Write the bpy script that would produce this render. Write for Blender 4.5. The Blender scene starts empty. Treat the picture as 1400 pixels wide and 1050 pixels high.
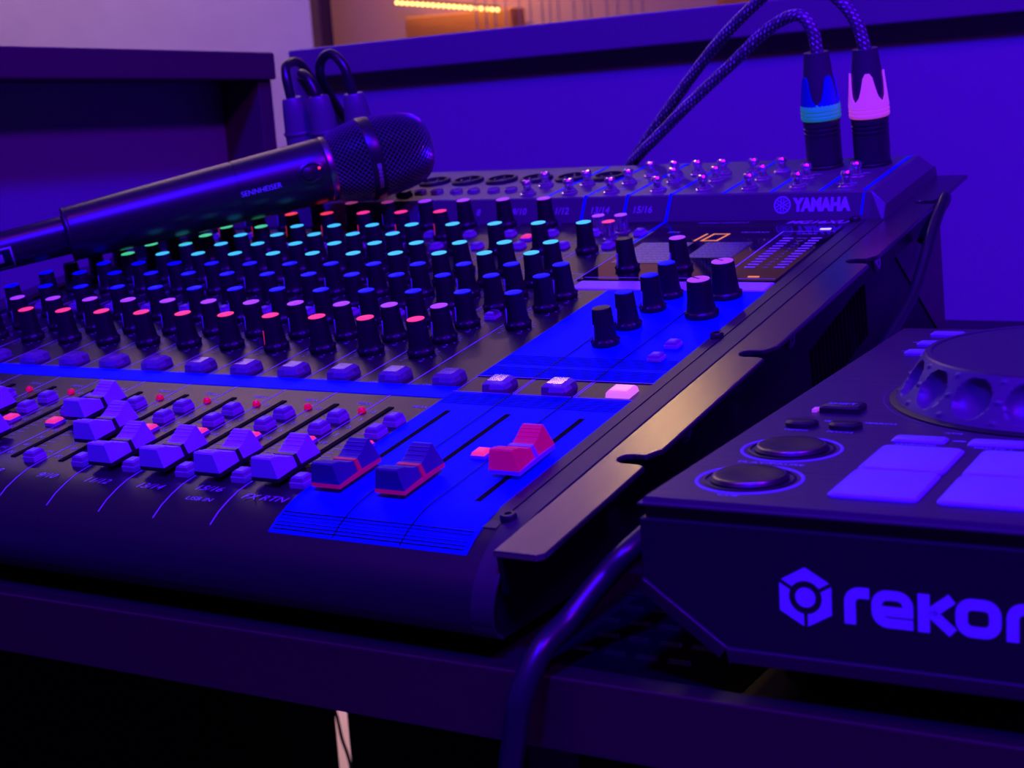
import bpy, bmesh, math, random
from mathutils import Matrix, Vector
random.seed(7)
S = bpy.context.scene
COL = S.collection
PI = math.pi

# ------------------------------------------------------------------ camera
cam_d = bpy.data.cameras.new('camera'); cam = bpy.data.objects.new('camera', cam_d); COL.objects.link(cam)
cam_d.sensor_width = 36.0; cam_d.lens = 53.756; cam_d.clip_start = 0.01; cam_d.clip_end = 60
CAM = Vector((0.65968, -0.46678, 0.16955))
cam.matrix_world = Matrix(((0.856222, -0.04254, 0.514854, CAM.x), (0.512181, 0.20009, -0.835245, CAM.y),
                           (-0.067486, 0.978854, 0.19311, CAM.z), (0, 0, 0, 1)))
cam_d.dof.use_dof = True; cam_d.dof.focus_distance = 0.60; cam_d.dof.aperture_fstop = 24
S.camera = cam

# ------------------------------------------------------------------ world, exposure
W = bpy.data.worlds.new('world'); S.world = W; W.use_nodes = True
W.node_tree.nodes['Background'].inputs[0].default_value = (0.05, 0.02, 0.12, 1)
W.node_tree.nodes['Background'].inputs[1].default_value = 0.02
S.view_settings.view_transform = 'Standard'; S.view_settings.look = 'None'
S.view_settings.exposure = 0.0; S.view_settings.gamma = 1.0; S.view_settings.use_curve_mapping = False

# ------------------------------------------------------------------ lights (LED washes of the booth, room lamps, added fills)
def area(name, loc, target, size, power, color, size_y=None):
    d = bpy.data.lights.new(name, 'AREA'); d.energy = power; d.color = color
    d.shape = 'RECTANGLE'; d.size = size; d.size_y = size_y or size
    o = bpy.data.objects.new(name, d); COL.objects.link(o); o.location = loc
    o.rotation_euler = (Vector(target) - Vector(loc)).to_track_quat('-Z', 'Y').to_euler()
    return o
area('blue_led_wash', (0.75, -0.75, 1.62), (0.32, 0.12, 0.0), 0.16, 95, (0.016, 0.001, 1.0))
area('violet_led_wash', (1.3, -0.35, 1.35), (0.75, 0.5, 0.1), 0.2, 24, (0.19, 0.0, 1.0))
area('violet_fill_strip', (0.3, -1.1, 1.70), (0.3, 0.2, 0.1), 2.2, 4, (0.42, 0.0, 1.0), 0.05)  # unseen strip, added to put long highlights on chrome and microphone
area('pink_led_spot', (0.05, -0.45, 1.70), (0.3, 0.35, 0.1), 0.03, 1.3, (1.0, 0.05, 0.75))
area('pink_wall_washer', (-2.0, 1.50, 1.80), (-2.0, 2.0, 1.25), 1.6, 31, (1.0, 0.64, 0.80), 0.3)
area('slit_floor_fill', (-0.75, 1.30, 1.82), (-0.75, 1.30, 0.0), 0.12, 3.2, (1.0, 0.62, 0.70)).data.spread = math.radians(42)  # unseen fill, added to brighten the floor behind the under-desk slit
area('bar_warm_lamp', (-1.80, 3.38, 0.80), (-1.80, 3.52, 0.36), 0.12, 5, (1.0, 0.48, 0.10))
area('bar_mauve_lamp', (-1.6, 2.9, 1.75), (-1.7, 3.5, 0.3), 0.4, 9, (1.0, 0.50, 0.75))

# ------------------------------------------------------------------ materials
def nmat(name, base, rough=0.5, metal=0.0, spec=0.5, emit=None, estr=1.0, trans=0.0, coat=0.0, ior=1.5):
    m = bpy.data.materials.new(name); m.use_nodes = True
    b = m.node_tree.nodes['Principled BSDF']
    b.inputs['Base Color'].default_value = (*base, 1); b.inputs['Roughness'].default_value = rough
    b.inputs['Metallic'].default_value = metal; b.inputs['Specular IOR Level'].default_value = spec
    b.inputs['Transmission Weight'].default_value = trans; b.inputs['Coat Weight'].default_value = coat
    b.inputs['IOR'].default_value = ior
    if emit:
        b.inputs['Emission Color'].default_value = (*emit, 1); b.inputs['Emission Strength'].default_value = estr
    return m
def noise_up(m, scale=400, rlo=0.3, rhi=0.5, bump=0.0, dist=0.0002, stretch=(1, 1, 1), col=None):
    """procedural grain: noise drives roughness, fine relief and (optionally) two close base colours"""
    nt = m.node_tree; b = nt.nodes['Principled BSDF']
    tc = nt.nodes.new('ShaderNodeTexCoord'); mp = nt.nodes.new('ShaderNodeMapping'); mp.inputs['Scale'].default_value = stretch
    n = nt.nodes.new('ShaderNodeTexNoise'); n.inputs['Scale'].default_value = scale; n.inputs['Detail'].default_value = 3
    nt.links.new(tc.outputs['Object'], mp.inputs[0]); nt.links.new(mp.outputs[0], n.inputs['Vector'])
    r = nt.nodes.new('ShaderNodeMapRange'); r.inputs['To Min'].default_value = rlo; r.inputs['To Max'].default_value = rhi
    nt.links.new(n.outputs['Fac'], r.inputs['Value']); nt.links.new(r.outputs[0], b.inputs['Roughness'])
    if bump:
        bp = nt.nodes.new('ShaderNodeBump'); bp.inputs['Strength'].default_value = bump; bp.inputs['Distance'].default_value = dist
        nt.links.new(n.outputs['Fac'], bp.inputs['Height']); nt.links.new(bp.outputs[0], b.inputs['Normal'])
    if col:
        cr = nt.nodes.new('ShaderNodeValToRGB'); cr.color_ramp.elements[0].color = (*col[0], 1); cr.color_ramp.elements[1].color = (*col[1], 1)
        cr.color_ramp.elements[0].position = 0.35; cr.color_ramp.elements[1].position = 0.65
        nt.links.new(n.outputs['Fac'], cr.inputs[0]); nt.links.new(cr.outputs[0], b.inputs['Base Color'])
    return m
M = {}
M['panel'] = noise_up(nmat('black_panel_paint', (0.014, 0.013, 0.015), 0.36), 1500, 0.30, 0.42, 0.12, 0.00005)
M['body'] = noise_up(nmat('black_body_paint', (0.007, 0.006, 0.007), 0.4), 1200, 0.36, 0.5, 0.1, 0.00005)
M['cheek'] = noise_up(nmat('textured_black_plastic', (0.032, 0.026, 0.030), 0.4), 2600, 0.30, 0.46, 0.35, 0.00012)
M['ear'] = noise_up(nmat('powder_coated_steel', (0.24, 0.21, 0.24), 0.35, 0.9), 2200, 0.18, 0.28, 0.25, 0.00010)
M['deck'] = noise_up(nmat('charcoal_deck_paint', (0.085, 0.072, 0.088), 0.38), 1500, 0.32, 0.45, 0.1, 0.00005)
M['bluepaint'] = noise_up(nmat('blue_panel_paint', (0.0, 0.002, 0.70), 0.6, spec=0.05), 900, 0.55, 0.7)
M['blueline'] = nmat('dark_blue_print', (0.0, 0.0, 0.025), 0.6, spec=0.1)
M['print'] = nmat('pale_print', (0.42, 0.42, 0.46), 0.6, spec=0.2)
M['whiteprint'] = nmat('white_print', (0.42, 0.5, 0.75), 0.5, spec=0.2)
M['slot'] = nmat('slot_black', (0.002, 0.002, 0.002), 0.8, spec=0.1)
M['knob'] = noise_up(nmat('knob_rubber', (0.010, 0.010, 0.011), 0.45), 1200, 0.4, 0.55, 0.1, 0.00004)
M['softblack'] = nmat('soft_black_plastic', (0.016, 0.016, 0.018), 0.4)
# fluorescent pigments: they turn the blue LED light into green / red light of their own
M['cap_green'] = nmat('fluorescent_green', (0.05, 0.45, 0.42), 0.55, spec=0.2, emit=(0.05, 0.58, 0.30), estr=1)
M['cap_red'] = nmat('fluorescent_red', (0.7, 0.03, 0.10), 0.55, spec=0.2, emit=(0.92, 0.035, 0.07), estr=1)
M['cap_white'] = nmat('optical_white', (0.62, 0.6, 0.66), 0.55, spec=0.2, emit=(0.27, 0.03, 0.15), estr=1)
M['cap_blue'] = nmat('blue_cap', (0.0, 0.006, 0.78), 0.55, spec=0.2)
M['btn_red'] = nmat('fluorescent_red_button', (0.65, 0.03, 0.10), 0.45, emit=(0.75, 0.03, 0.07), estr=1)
M['fader_white'] = noise_up(nmat('white_fader', (0.45, 0.52, 0.70), 0.5, spec=0.3), 900, 0.42, 0.55)
M['fader_dark'] = nmat('dark_fader', (0.05, 0.03, 0.15), 0.5)
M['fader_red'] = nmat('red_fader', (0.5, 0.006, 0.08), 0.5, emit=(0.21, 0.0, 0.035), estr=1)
M['btn_grey'] = nmat('grey_button', (0.24, 0.22, 0.27), 0.45)
M['btn_base'] = nmat('pale_button_base', (0.50, 0.45, 0.52), 0.5)
M['btn_clear'] = nmat('clear_button', (0.85, 0.85, 0.95), 0.06, trans=0.85, ior=1.45)
M['btn_lit'] = nmat('lit_button', (0.8, 0.4, 0.6), 0.2, emit=(0.85, 0.20, 0.45), estr=0.75)
M['btn_lit_core'] = nmat('lit_button_core', (0.8, 0.3, 0.5), 0.3, emit=(1.0, 0.30, 0.55), estr=0.9)
M['led_red'] = nmat('red_led', (0.5, 0.01, 0.03), 0.15, emit=(0.42, 0.0, 0.02), estr=1, coat=0.5)
M['screen'] = nmat('display_glass', (0.006, 0.004, 0.008), 0.06, spec=0.6)
M['screenbox'] = nmat('display_list', (0.05, 0.045, 0.075), 0.3)
M['orange_led'] = nmat('orange_digit', (0.3, 0.1, 0.02), 0.4, emit=(1.0, 0.28, 0.06), estr=0.75)
M['white_led'] = nmat('white_led', (0.8, 0.7, 0.8), 0.4, emit=(0.8, 0.7, 0.85), estr=0.9)
M['chrome'] = nmat('chrome', (0.85, 0.68, 0.85), 0.11, 0.90)
M['steel'] = nmat('blued_steel', (0.35, 0.33, 0.36), 0.3, 1.0)
M['mic'] = noise_up(nmat('microphone_coating', (0.018, 0.016, 0.020), 0.33), 1500, 0.28, 0.36)
M['grille'] = nmat('grille_steel', (0.22, 0.20, 0.26), 0.30, 0.6)
M['foam'] = nmat('grille_foam', (0.006, 0.006, 0.008), 0.9, spec=0.1)
M['rubber'] = nmat('cable_rubber', (0.016, 0.016, 0.020), 0.32)
M['boot'] = nmat('boot_rubber', (0.055, 0.048, 0.06), 0.42)
M['inputplug'] = nmat('input_plug_grey', (0.12, 0.10, 0.13), 0.4)
M['plugshell'] = nmat('plug_shell_black', (0.030, 0.024, 0.032), 0.3, spec=0.6)
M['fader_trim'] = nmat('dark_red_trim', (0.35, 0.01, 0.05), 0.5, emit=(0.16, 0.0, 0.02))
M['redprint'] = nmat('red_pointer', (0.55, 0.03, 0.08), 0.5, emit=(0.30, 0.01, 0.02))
M['boot_blue'] = nmat('blue_boot', (0.0, 0.012, 0.40), 0.5, spec=0.3)
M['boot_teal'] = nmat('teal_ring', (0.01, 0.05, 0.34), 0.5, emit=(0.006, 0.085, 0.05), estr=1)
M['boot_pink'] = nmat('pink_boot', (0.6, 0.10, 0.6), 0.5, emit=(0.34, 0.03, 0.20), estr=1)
M['desk'] = noise_up(nmat('black_laminate', (0.012, 0.005, 0.007), 0.5), 300, 0.42, 0.55)
M['ddj_top'] = noise_up(nmat('brushed_deck_plate', (0.042, 0.020, 0.040), 0.38, 0.0), 220, 0.30, 0.46, 0.06, 0.00005, (0.06, 3, 1))
M['ddj_body'] = nmat('controller_plastic', (0.012, 0.011, 0.014), 0.42)
M['ddj_edge'] = nmat('satin_edge', (0.045, 0.035, 0.05), 0.3)
M['pad'] = noise_up(nmat('silicone_pad', (0.26, 0.32, 0.58), 0.6, spec=0.25), 500, 0.55, 0.65)
M['ddj_btn'] = nmat('milky_button', (0.22, 0.24, 0.40), 0.45)
M['jog'] = noise_up(nmat('jog_plastic', (0.085, 0.075, 0.10), 0.42), 900, 0.38, 0.48)
M['jogtop'] = noise_up(nmat('jog_top', (0.042, 0.03, 0.048), 0.4, 0.0), 500, 0.3, 0.4)
M['boothpanel'] = noise_up(nmat('booth_panel', (0.24, 0.20, 0.25), 0.6), 60, 0.5, 0.65, 0.05, 0.0003)
M['boothtrim'] = noise_up(nmat('booth_trim', (0.15, 0.12, 0.15), 0.5), 80, 0.4, 0.55)
M['darktrim'] = noise_up(nmat('dark_booth_trim', (0.11, 0.045, 0.045), 0.45), 80, 0.4, 0.55)
M['cream'] = noise_up(nmat('cream_plaster', (0.66, 0.56, 0.52), 0.85), 8, 0.8, 0.9, 0.05, 0.002, col=((0.68, 0.58, 0.54), (0.64, 0.54, 0.50)))
M['wood'] = noise_up(nmat('dark_wood', (0.16, 0.07, 0.04), 0.5), 9, 0.4, 0.6, 0.05, 0.001, (1, 1, 0.15), ((0.20, 0.09, 0.05), (0.10, 0.045, 0.03)))
M['orangewood'] = noise_up(nmat('orange_wood', (0.5, 0.2, 0.05), 0.5), 12, 0.45, 0.6, 0, 0.001, (0.2, 1, 1), ((0.55, 0.23, 0.06), (0.42, 0.16, 0.04)))
M['roomdark'] = noise_up(nmat('dark_room_paint', (0.09, 0.05, 0.09), 0.8), 6, 0.7, 0.9)
M['barwall'] = noise_up(nmat('mauve_bar_wall', (0.40, 0.24, 0.28), 0.8), 4, 0.7, 0.9)
M['ceil'] = noise_up(nmat('ceiling_paint', (0.45, 0.38, 0.40), 0.9), 6, 0.85, 0.95)
M['floor'] = noise_up(nmat('floor_boards', (0.42, 0.33, 0.28), 0.5), 5, 0.4, 0.6, 0.03, 0.001, (1, 6, 1))
M['bulb'] = nmat('warm_bulb', (1, 0.7, 0.3), 0.4, emit=(1.0, 0.58, 0.13), estr=5)
M['lampglow'] = nmat('lamp_glass', (1, 0.8, 0.5), 0.5, emit=(1.0, 0.62, 0.16), estr=15)
M['curtain'] = nmat('curtain_string', (0.35, 0.25, 0.33), 0.7)
# braided cord: UV driven weave of pale flecks on dark jacket
def braid():
    m = nmat('braided_jacket', (0.03, 0.02, 0.04), 0.5); nt = m.node_tree; b = nt.nodes['Principled BSDF']
    uv = nt.nodes.new('ShaderNodeUVMap'); mp = nt.nodes.new('ShaderNodeMapping'); mp.inputs['Rotation'].default_value = (0, 0, PI / 4)
    ch = nt.nodes.new('ShaderNodeTexBrick'); ch.inputs['Scale'].default_value = 1.0
    ch.inputs['Color1'].default_value = (0.95, 0.85, 0.95, 1); ch.inputs['Color2'].default_value = (0.12, 0.09, 0.13, 1)
    ch.inputs['Mortar'].default_value = (0.07, 0.05, 0.08, 1); ch.inputs['Mortar Size'].default_value = 0.17
    ch.inputs['Brick Width'].default_value = 0.7; ch.inputs['Row Height'].default_value = 0.5
    bp = nt.nodes.new('ShaderNodeBump'); bp.inputs['Strength'].default_value = 0.6; bp.inputs['Distance'].default_value = 0.0004
    nt.links.new(uv.outputs[0], mp.inputs[0]); nt.links.new(mp.outputs[0], ch.inputs['Vector'])
    nt.links.new(ch.outputs['Color'], b.inputs['Base Color']); nt.links.new(ch.outputs['Fac'], bp.inputs['Height'])
    bp.invert = True
    nt.links.new(bp.outputs[0], b.inputs['Normal'])
    return m
M['braid'] = braid()

# ------------------------------------------------------------------ mesh helpers
class MB:
    def __init__(s): s.v = []; s.f = []; s.uv = None
    def add(s, vs, fs):
        o = len(s.v); s.v += [tuple(v) for v in vs]; s.f += [tuple(i + o for i in f) for f in fs]; return s
    def box(s, x0, x1, y0, y1, z0, z1, tx=0.0, ty=0.0):
        """box whose top may be inset by tx, ty"""
        return s.add([(x0, y0, z0), (x1, y0, z0), (x1, y1, z0), (x0, y1, z0), (x0 + tx, y0 + ty, z1), (x1 - tx, y0 + ty, z1), (x1 - tx, y1 - ty, z1), (x0 + tx, y1 - ty, z1)],
                     [(3, 2, 1, 0), (4, 5, 6, 7), (0, 1, 5, 4), (1, 2, 6, 5), (2, 3, 7, 6), (3, 0, 4, 7)])
    def quad(s, a, b, c, d): return s.add([a, b, c, d], [(0, 1, 2, 3)])
    def lathe(s, prof, n=24, cx=0, cy=0, mod=None, close=True):
        """prof: list of (r, z) from bottom to top; mod(k, i, r) may change the radius"""
        vs = []; fs = []
        for k, (r, z) in enumerate(prof):
            for i in range(n):
                rr = mod(k, i, r) if mod else r
                a = 2 * PI * i / n; vs.append((cx + rr * math.cos(a), cy + rr * math.sin(a), z))
        for k in range(len(prof) - 1):
            for i in range(n):
                j = (i + 1) % n; fs.append((k * n + i, k * n + j, (k + 1) * n + j, (k + 1) * n + i))
        if close:
            fs.append(tuple(reversed(range(n)))); fs.append(tuple(range((len(prof) - 1) * n, len(prof) * n)))
        return s.add(vs, fs)
    def prism_x(s, poly, x0, x1):
        """polygon in (y, z), counter-clockwise seen from +x, swept along x"""
        n = len(poly)
        return s.add([(x0, y, z) for y, z in poly] + [(x1, y, z) for y, z in poly],
                     [tuple(reversed(range(n))), tuple(range(n, 2 * n))] + [(i, (i + 1) % n, (i + 1) % n + n, i + n) for i in range(n)])
    def prism_z(s, poly, z0, z1):
        n = len(poly)
        return s.add([(x, y, z0) for x, y in poly] + [(x, y, z1) for x, y in poly],
                     [tuple(reversed(range(n))), tuple(range(n, 2 * n))] + [(i, (i + 1) % n, (i + 1) % n + n, i + n) for i in range(n)])
    def tube(s, pts, r, n=12, uvs=False):
        pts = [Vector(p) for p in pts]; vs = []; fs = []; uv = []
        up = Vector((0, 0, 1)); L = 0; prev = None
        for k, p in enumerate(pts):
            t = (pts[min(k + 1, len(pts) - 1)] - pts[max(k - 1, 0)]).normalized()
            if prev is None:
                a = t.cross(up)
                if a.length < 0.1: a = t.cross(Vector((1, 0, 0)))
                a.normalize()
            else:
                a = (prev - t * prev.dot(t)).normalized()
            prev = a; b = t.cross(a)
            rr = r(k / (len(pts) - 1)) if callable(r) else r
            if k: L += (p - pts[k - 1]).length
            for i in range(n):
                th = 2 * PI * i / n; vs.append(p + (a * math.cos(th) + b * math.sin(th)) * rr)
            uv.append(L)
        for k in range(len(pts) - 1):
            for i in range(n):
                j = (i + 1) % n; fs.append((k * n + i, k * n + j, (k + 1) * n + j, (k + 1) * n + i))
        if uvs: s.uv = (uv, n)
        fs.append(tuple(reversed(range(n)))); fs.append(tuple(range((len(pts) - 1) * n, len(pts) * n)))
        return s.add(vs, fs)
    def mesh(s, name, mat, smooth=None):
        me = bpy.data.meshes.new(name); me.from_pydata(s.v, [], s.f)
        if mat: me.materials.append(M[mat])
        if s.uv:
            uvl = me.uv_layers.new(name='UVMap'); L, n = s.uv
            for p in me.polygons:
                for li in p.loop_indices:
                    vi = me.loops[li].vertex_index; k, i = divmod(vi, n)
                    u = i / n * 5
                    if len(p.vertices) == 4 and i == 0 and any((q % n) == n - 1 for q in p.vertices): u = 5
                    uvl.data[li].uv = (u, L[min(k, len(L) - 1)] * 215)
        if smooth is not None:
            me.polygons.foreach_set('use_smooth', [True] * len(me.polygons))
            try: me.set_sharp_from_angle(angle=math.radians(smooth))
            except Exception: pass
        me.update(); return me
def put(name, me, parent=None, loc=None, rotz=0.0, mat=None):
    o = bpy.data.objects.new(name, me); COL.objects.link(o)
    if parent: o.parent = parent
    if loc: o.location = loc
    if rotz: o.rotation_euler = (0, 0, rotz)
    return o
def build(mb, name, mat, parent=None, smooth=None, loc=None, rotz=0.0, bevel=0.0):
    o = put(name, mb.mesh(name, mat, smooth), parent, loc, rotz)
    if bevel:
        bv = o.modifiers.new('bevel', 'BEVEL'); bv.width = bevel; bv.segments = 2; bv.limit_method = 'ANGLE'
    return o
def empty(name, loc=(0, 0, 0), rot=(0, 0, 0)):
    o = bpy.data.objects.new(name, None); COL.objects.link(o); o.location = loc; o.rotation_euler = rot
    o.empty_display_size = 0.02
    return o
def tag(o, label, cat, group=None, kind=None):
    o['label'] = label; o['category'] = cat
    if group: o['group'] = group
    if kind: o['kind'] = kind
    return o
def struct(o, label=None):
    o['kind'] = 'structure'
    if label: o['label'] = label
    return o
def spline(pts, n=14):
    P = [Vector(p) for p in pts]; P = [P[0] * 2 - P[1]] + P + [P[-1] * 2 - P[-2]]; out = []
    for i in range(1, len(P) - 2):
        a, b, c, d = P[i - 1], P[i], P[i + 1], P[i + 2]
        for k in range(n):
            t = k / n
            out.append(0.5 * ((2 * b) + (c - a) * t + (2 * a - 5 * b + 4 * c - d) * t * t + (3 * b - a - 3 * c + d) * t ** 3))
    out.append(P[-2]); return out
_tc = {}
def text_geo(body, size, bold=0.0, shear=0.0):
    """vertices and faces of a line of lettering, centred on its own box"""
    key = (body, size, bold, shear)
    if key in _tc: return _tc[key]
    cu = bpy.data.curves.new('lettering', 'FONT'); cu.body = body; cu.size = size; cu.offset = bold; cu.shear = shear
    cu.resolution_u = 3; cu.fill_mode = 'FRONT'
    ob = bpy.data.objects.new('lettering', cu); me = bpy.data.meshes.new_from_object(ob)
    vs = [tuple(v.co) for v in me.vertices]; fs = [tuple(p.vertices) for p in me.polygons]
    bpy.data.objects.remove(ob); bpy.data.meshes.remove(me); bpy.data.curves.remove(cu)
    xs = [v[0] for v in vs]; ys = [v[1] for v in vs]; cx = (min(xs) + max(xs)) / 2; cy = (min(ys) + max(ys)) / 2
    _tc[key] = ([(x - cx, y - cy, 0) for x, y, z in vs], fs, max(xs) - min(xs), max(ys) - min(ys)); return _tc[key]
def add_text(mb, body, x, y, z, size=0.003, width=None, bold=0.0, shear=0.0, height=None):
    vs, fs, w, h = text_geo(body, size, bold, shear)
    k = width / w if width else 1.0; ky = height / h if height else k
    mb.add([(x + vx * k, y + vy * ky, z) for vx, vy, _ in vs], fs)

# ------------------------------------------------------------------ the room
build(MB().box(-4.2, 2.6, -3.0, 3.7, -0.80, -0.75), 'floor', 'floor'); struct(bpy.data.objects['floor'])
struct(build(MB().box(-4.2, 2.6, -3.0, 3.7, 1.85, 1.90), 'ceiling', 'ceil'))
struct(build(MB().box(-4.2, -1.262, 2.0, 2.02, -0.75, 1.85), 'wall_cream', 'cream'))
struct(build(MB().box(-4.25, -4.2, -3.0, 3.7, -0.75, 1.85), 'wall_left', 'cream'))
struct(build(MB().box(2.6, 2.65, -3.0, 3.7, -0.75, 1.85), 'wall_right', 'roomdark'))
struct(build(MB().box(-4.2, 2.6, -3.05, -3.0, -0.75, 1.85), 'wall_front', 'roomdark'))
struct(build(MB().box(-4.2, 2.6, 3.6, 3.66, -0.75, 1.85), 'wall_bar', 'barwall'))
struct(build(MB().box(-1.262, -1.238, 1.99, 2.03, -0.75, 1.85), 'trim_1', 'wood', bevel=0.003), 'dark wooden post at the edge of the cream wall')
struct(build(MB().box(-1.238, 2.6, 2.0, 2.02, 1.35, 1.85), 'wall_lintel', 'roomdark'))
# the bar behind: lit boards, light string, string curtain, warm globe lamp
o = build(MB().box(-2.08, -1.70, 3.50, 3.58, 0.05, 0.385), 'bar_board', 'orangewood', bevel=0.004)
tag(o, 'orange wooden bar board glowing under the string of warm lights', 'board')
o = build(MB().box(-1.05, -0.90, 3.50, 3.58, 0.05, 0.355), 'bar_board', 'orangewood', bevel=0.004)
tag(o, 'small tan wooden board far behind the booth ledge, right of the curtain', 'board')
ls = tag(empty('light_string', (-2.08, 3.47, 0.43)), 'row of small warm yellow bulbs glowing above the far bar', 'light string')
build(MB().tube([(0, 0, 0.010), (0.36, 0, -0.04)], 0.003, 6), 'wire', 'softblack', ls)
bulb = MB().lathe([(0.002, -0.005), (0.0050, -0.002), (0.0050, 0.002), (0.002, 0.005)], 10).mesh('bulb', 'bulb', 60)
for i in range(20):
    t = i / 19; put('bulb', bulb, ls, (0.355 * t, -0.005, 0.0 - 0.05 * t))
cu = tag(empty('string_curtain', (-1.5, 3.3, 1.2)), 'thin hanging string curtain between the two far boards', 'curtain')
build(MB().box(-0.2, 0.35, -0.01, 0.01, -0.01, 0.01), 'rail', 'wood', cu)
for i in range(16):
    x = -0.19 + 0.034 * i + random.uniform(-0.008, 0.008)
    build(MB().tube([(x, 0, 0), (x + random.uniform(-0.01, 0.01), 0, -0.6), (x + random.uniform(-0.012, 0.012), 0, -1.25)], 0.0022, 5), 'string', 'curtain', cu)
pl = tag(empty('globe_lamp', (-0.62, 1.90, 1.24)), 'warm globe lamp hanging above the bar opening', 'lamp')
build(MB().lathe([(0.012, -0.075), (0.05, -0.055), (0.075, 0), (0.05, 0.055), (0.02, 0.075)], 20), 'globe', 'lampglow', pl, 60)
build(MB().tube([(0, 0, 0.07), (0, 0, 0.61)], 0.004, 8), 'flex', 'softblack', pl)
build(MB().lathe([(0.03, 0.07), (0.03, 0.10), (0.012, 0.11)], 14), 'holder', 'softblack', pl, 40)

# ------------------------------------------------------------------ the booth: raised ledges round the desk
def sloped(x0, x1, y0, y1, z0, z1, sx=0.0, sy=0.0, px=0.0, py=0.0):
    m = MB().box(x0, x1, y0, y1, z0, z1)
    m.v = [(x, y, z + sx * (x - px) + sy * (y - py)) for x, y, z in m.v]; return m
struct(build(sloped(-0.122, 2.3, 0.500, 0.640, 0.1835, 0.2062, sx=0.0125, px=-0.10), 'ledge_back', 'boothtrim', bevel=0.0015), 'purple-lit ledge board along the back of the booth')
struct(build(MB().box(-0.105, 2.3, 0.5135, 0.530, 0.0, 0.19), 'wall_back', 'boothpanel'), 'plain booth panel below the back ledge')
struct(build(MB().box(-0.122, -0.128 + 0.012, 0.50, 0.53, 0.0, 0.184), 'trim_2', 'boothtrim'))
# lower part of the booth front, with a narrow slit between the boards
struct(build(MB().box(-0.1360, 2.3, 0.5135, 0.5155, -0.75, 0.0), 'wall_back_lower', 'slot'))
struct(build(MB().box(-1.2, -0.1515, 0.5135, 0.5155, -0.75, 0.0), 'wall_corner_lower', 'slot'))
struct(build(sloped(-0.230, -0.100, -0.60, 0.457, 0.1837, 0.2040, sy=-0.034, py=0.457), 'ledge_left', 'darktrim', bevel=0.0015), 'dark ledge board along the left side of the booth')
struct(build(MB().box(-0.157, -0.142, -0.60, 0.455, 0.0, 0.203), 'wall_booth_left', 'boothpanel'))
struct(build(MB().box(-0.157, -0.152, -0.60, 0.455, -0.75, 0.0), 'wall_booth_left_lower', 'slot'))
eb = build(MB().add([(-0.142, 0.440, 0.0), (-0.104, 0.440, 0.0), (-0.104, 0.440, 0.184), (-0.142, 0.440, 0.184), (-0.142, 0.455, 0.0), (-0.104, 0.455, 0.0), (-0.104, 0.455, 0.184), (-0.142, 0.455, 0.184)],
     [(0, 1, 2, 3), (5, 4, 7, 6), (1, 5, 6, 2), (4, 0, 3, 7), (3, 2, 6, 7), (4, 5, 1, 0)]), 'trim_3', 'darktrim', bevel=0.001)
struct(eb, 'dark end board closing the left booth side')

# ------------------------------------------------------------------ desk
desk = tag(empty('desk', (0.6, 0.2, -0.75)), 'black booth desk carrying the mixer and the controller', 'desk')
def dk(mb): mb.v = [(x - 0.6, y - 0.2, z + 0.75) for x, y, z in mb.v]; return mb
build(dk(MB().prism_z([(-0.150, -0.1188), (2.3, -0.0698), (2.3, 0.5135), (-0.150, 0.5135)], -0.0225, 0.0)), 'desktop', 'desk', desk)
M['edging'] = noise_up(nmat('edge_banding', (0.045, 0.014, 0.016), 0.42), 300, 0.36, 0.48)
build(dk(MB().prism_z([(-0.150, -0.1203), (2.3, -0.0713), (2.3, -0.0698), (-0.150, -0.1188)], -0.0225, 0.0003)), 'edge_banding', 'edging', desk, bevel=0.0006)
for x, ys in ((-0.10, (-0.05,)), (0.15, (0.40,)), (2.2, (0.0, 0.45))):
    for y in ys:
        build(dk(MB().box(x - 0.02, x + 0.02, y - 0.02, y + 0.02, -0.75, -0.0185)), 'leg', 'desk', desk)
build(dk(MB().box(0.438, 0.500, -0.098, 0.01, 0.0, 0.0004)), 'vent_shade_plate', 'slot', desk)  # near-black vent sheet; its colour also holds the shade between mixer and controller
lou = MB().box(-0.0035, 0.0035, -0.0008, 0.0008, 0, 0.0011, 0.0004, 0.0003).mesh('vent_louvre', 'steel')
for r in range(6):
    for c in range(4):
        put('vent_louvre', lou, desk, (0.444 + 0.0105 * c + 0.004 * (r % 2) - 0.6 - 0.002 * r, -0.086 + 0.0125 * r - 0.2, 0.7504))
wire_ = tag(build(MB().tube(spline([(-0.190, 0.56, 0.0), (-0.189, 0.56, -0.33), (-0.184, 0.56, -0.40), (-0.172, 0.56, -0.47), (-0.165, 0.56, -0.745)]), 0.0016, 8), 'hanging_wire', 'rubber', smooth=60),
            'thin black wire hanging behind the slit under the desk', 'wire')

# ------------------------------------------------------------------ mixing console (local frame: u = one channel pitch)
u = 0.0264
mix = tag(empty('mixing_console', (0, 0, 0.04985), (math.radians(8.5), 0, 0)),
          'black sixteen-channel audio mixing console with blue master section and rack ears', 'mixing console')
def sc(mb): mb.v = [(x * u, y * u, z * u) for x, y, z in mb.v]; return mb
def mpart(mb, name, mat, parent=mix, smooth=None, bevel=0.0, loc=None, rotz=0.0):
    return build(sc(mb), name, mat, parent, smooth, [c * u for c in loc] if loc else None, rotz, bevel)
XL, XR = -0.85, 16.10
NOSE = [(-2.85, 0), (-3.08, -0.012), (-3.30, -0.055), (-3.52, -0.12), (-3.72, -0.215), (-3.90, -0.33), (-4.05, -0.48), (-4.15, -0.66), (-4.18, -0.82), (-4.14, -0.96), (-4.02, -1.05)]
def bot(y): return -1.66 - 0.1495 * y
prof = [(10.6, 0.0)] + NOSE + [(-3.5, bot(-3.5)), (13.95, bot(13.95)), (13.95, -0.1), (10.6, -0.1)]
sh = lambda pr, d: [(y, z - d) for y, z in pr]
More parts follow.
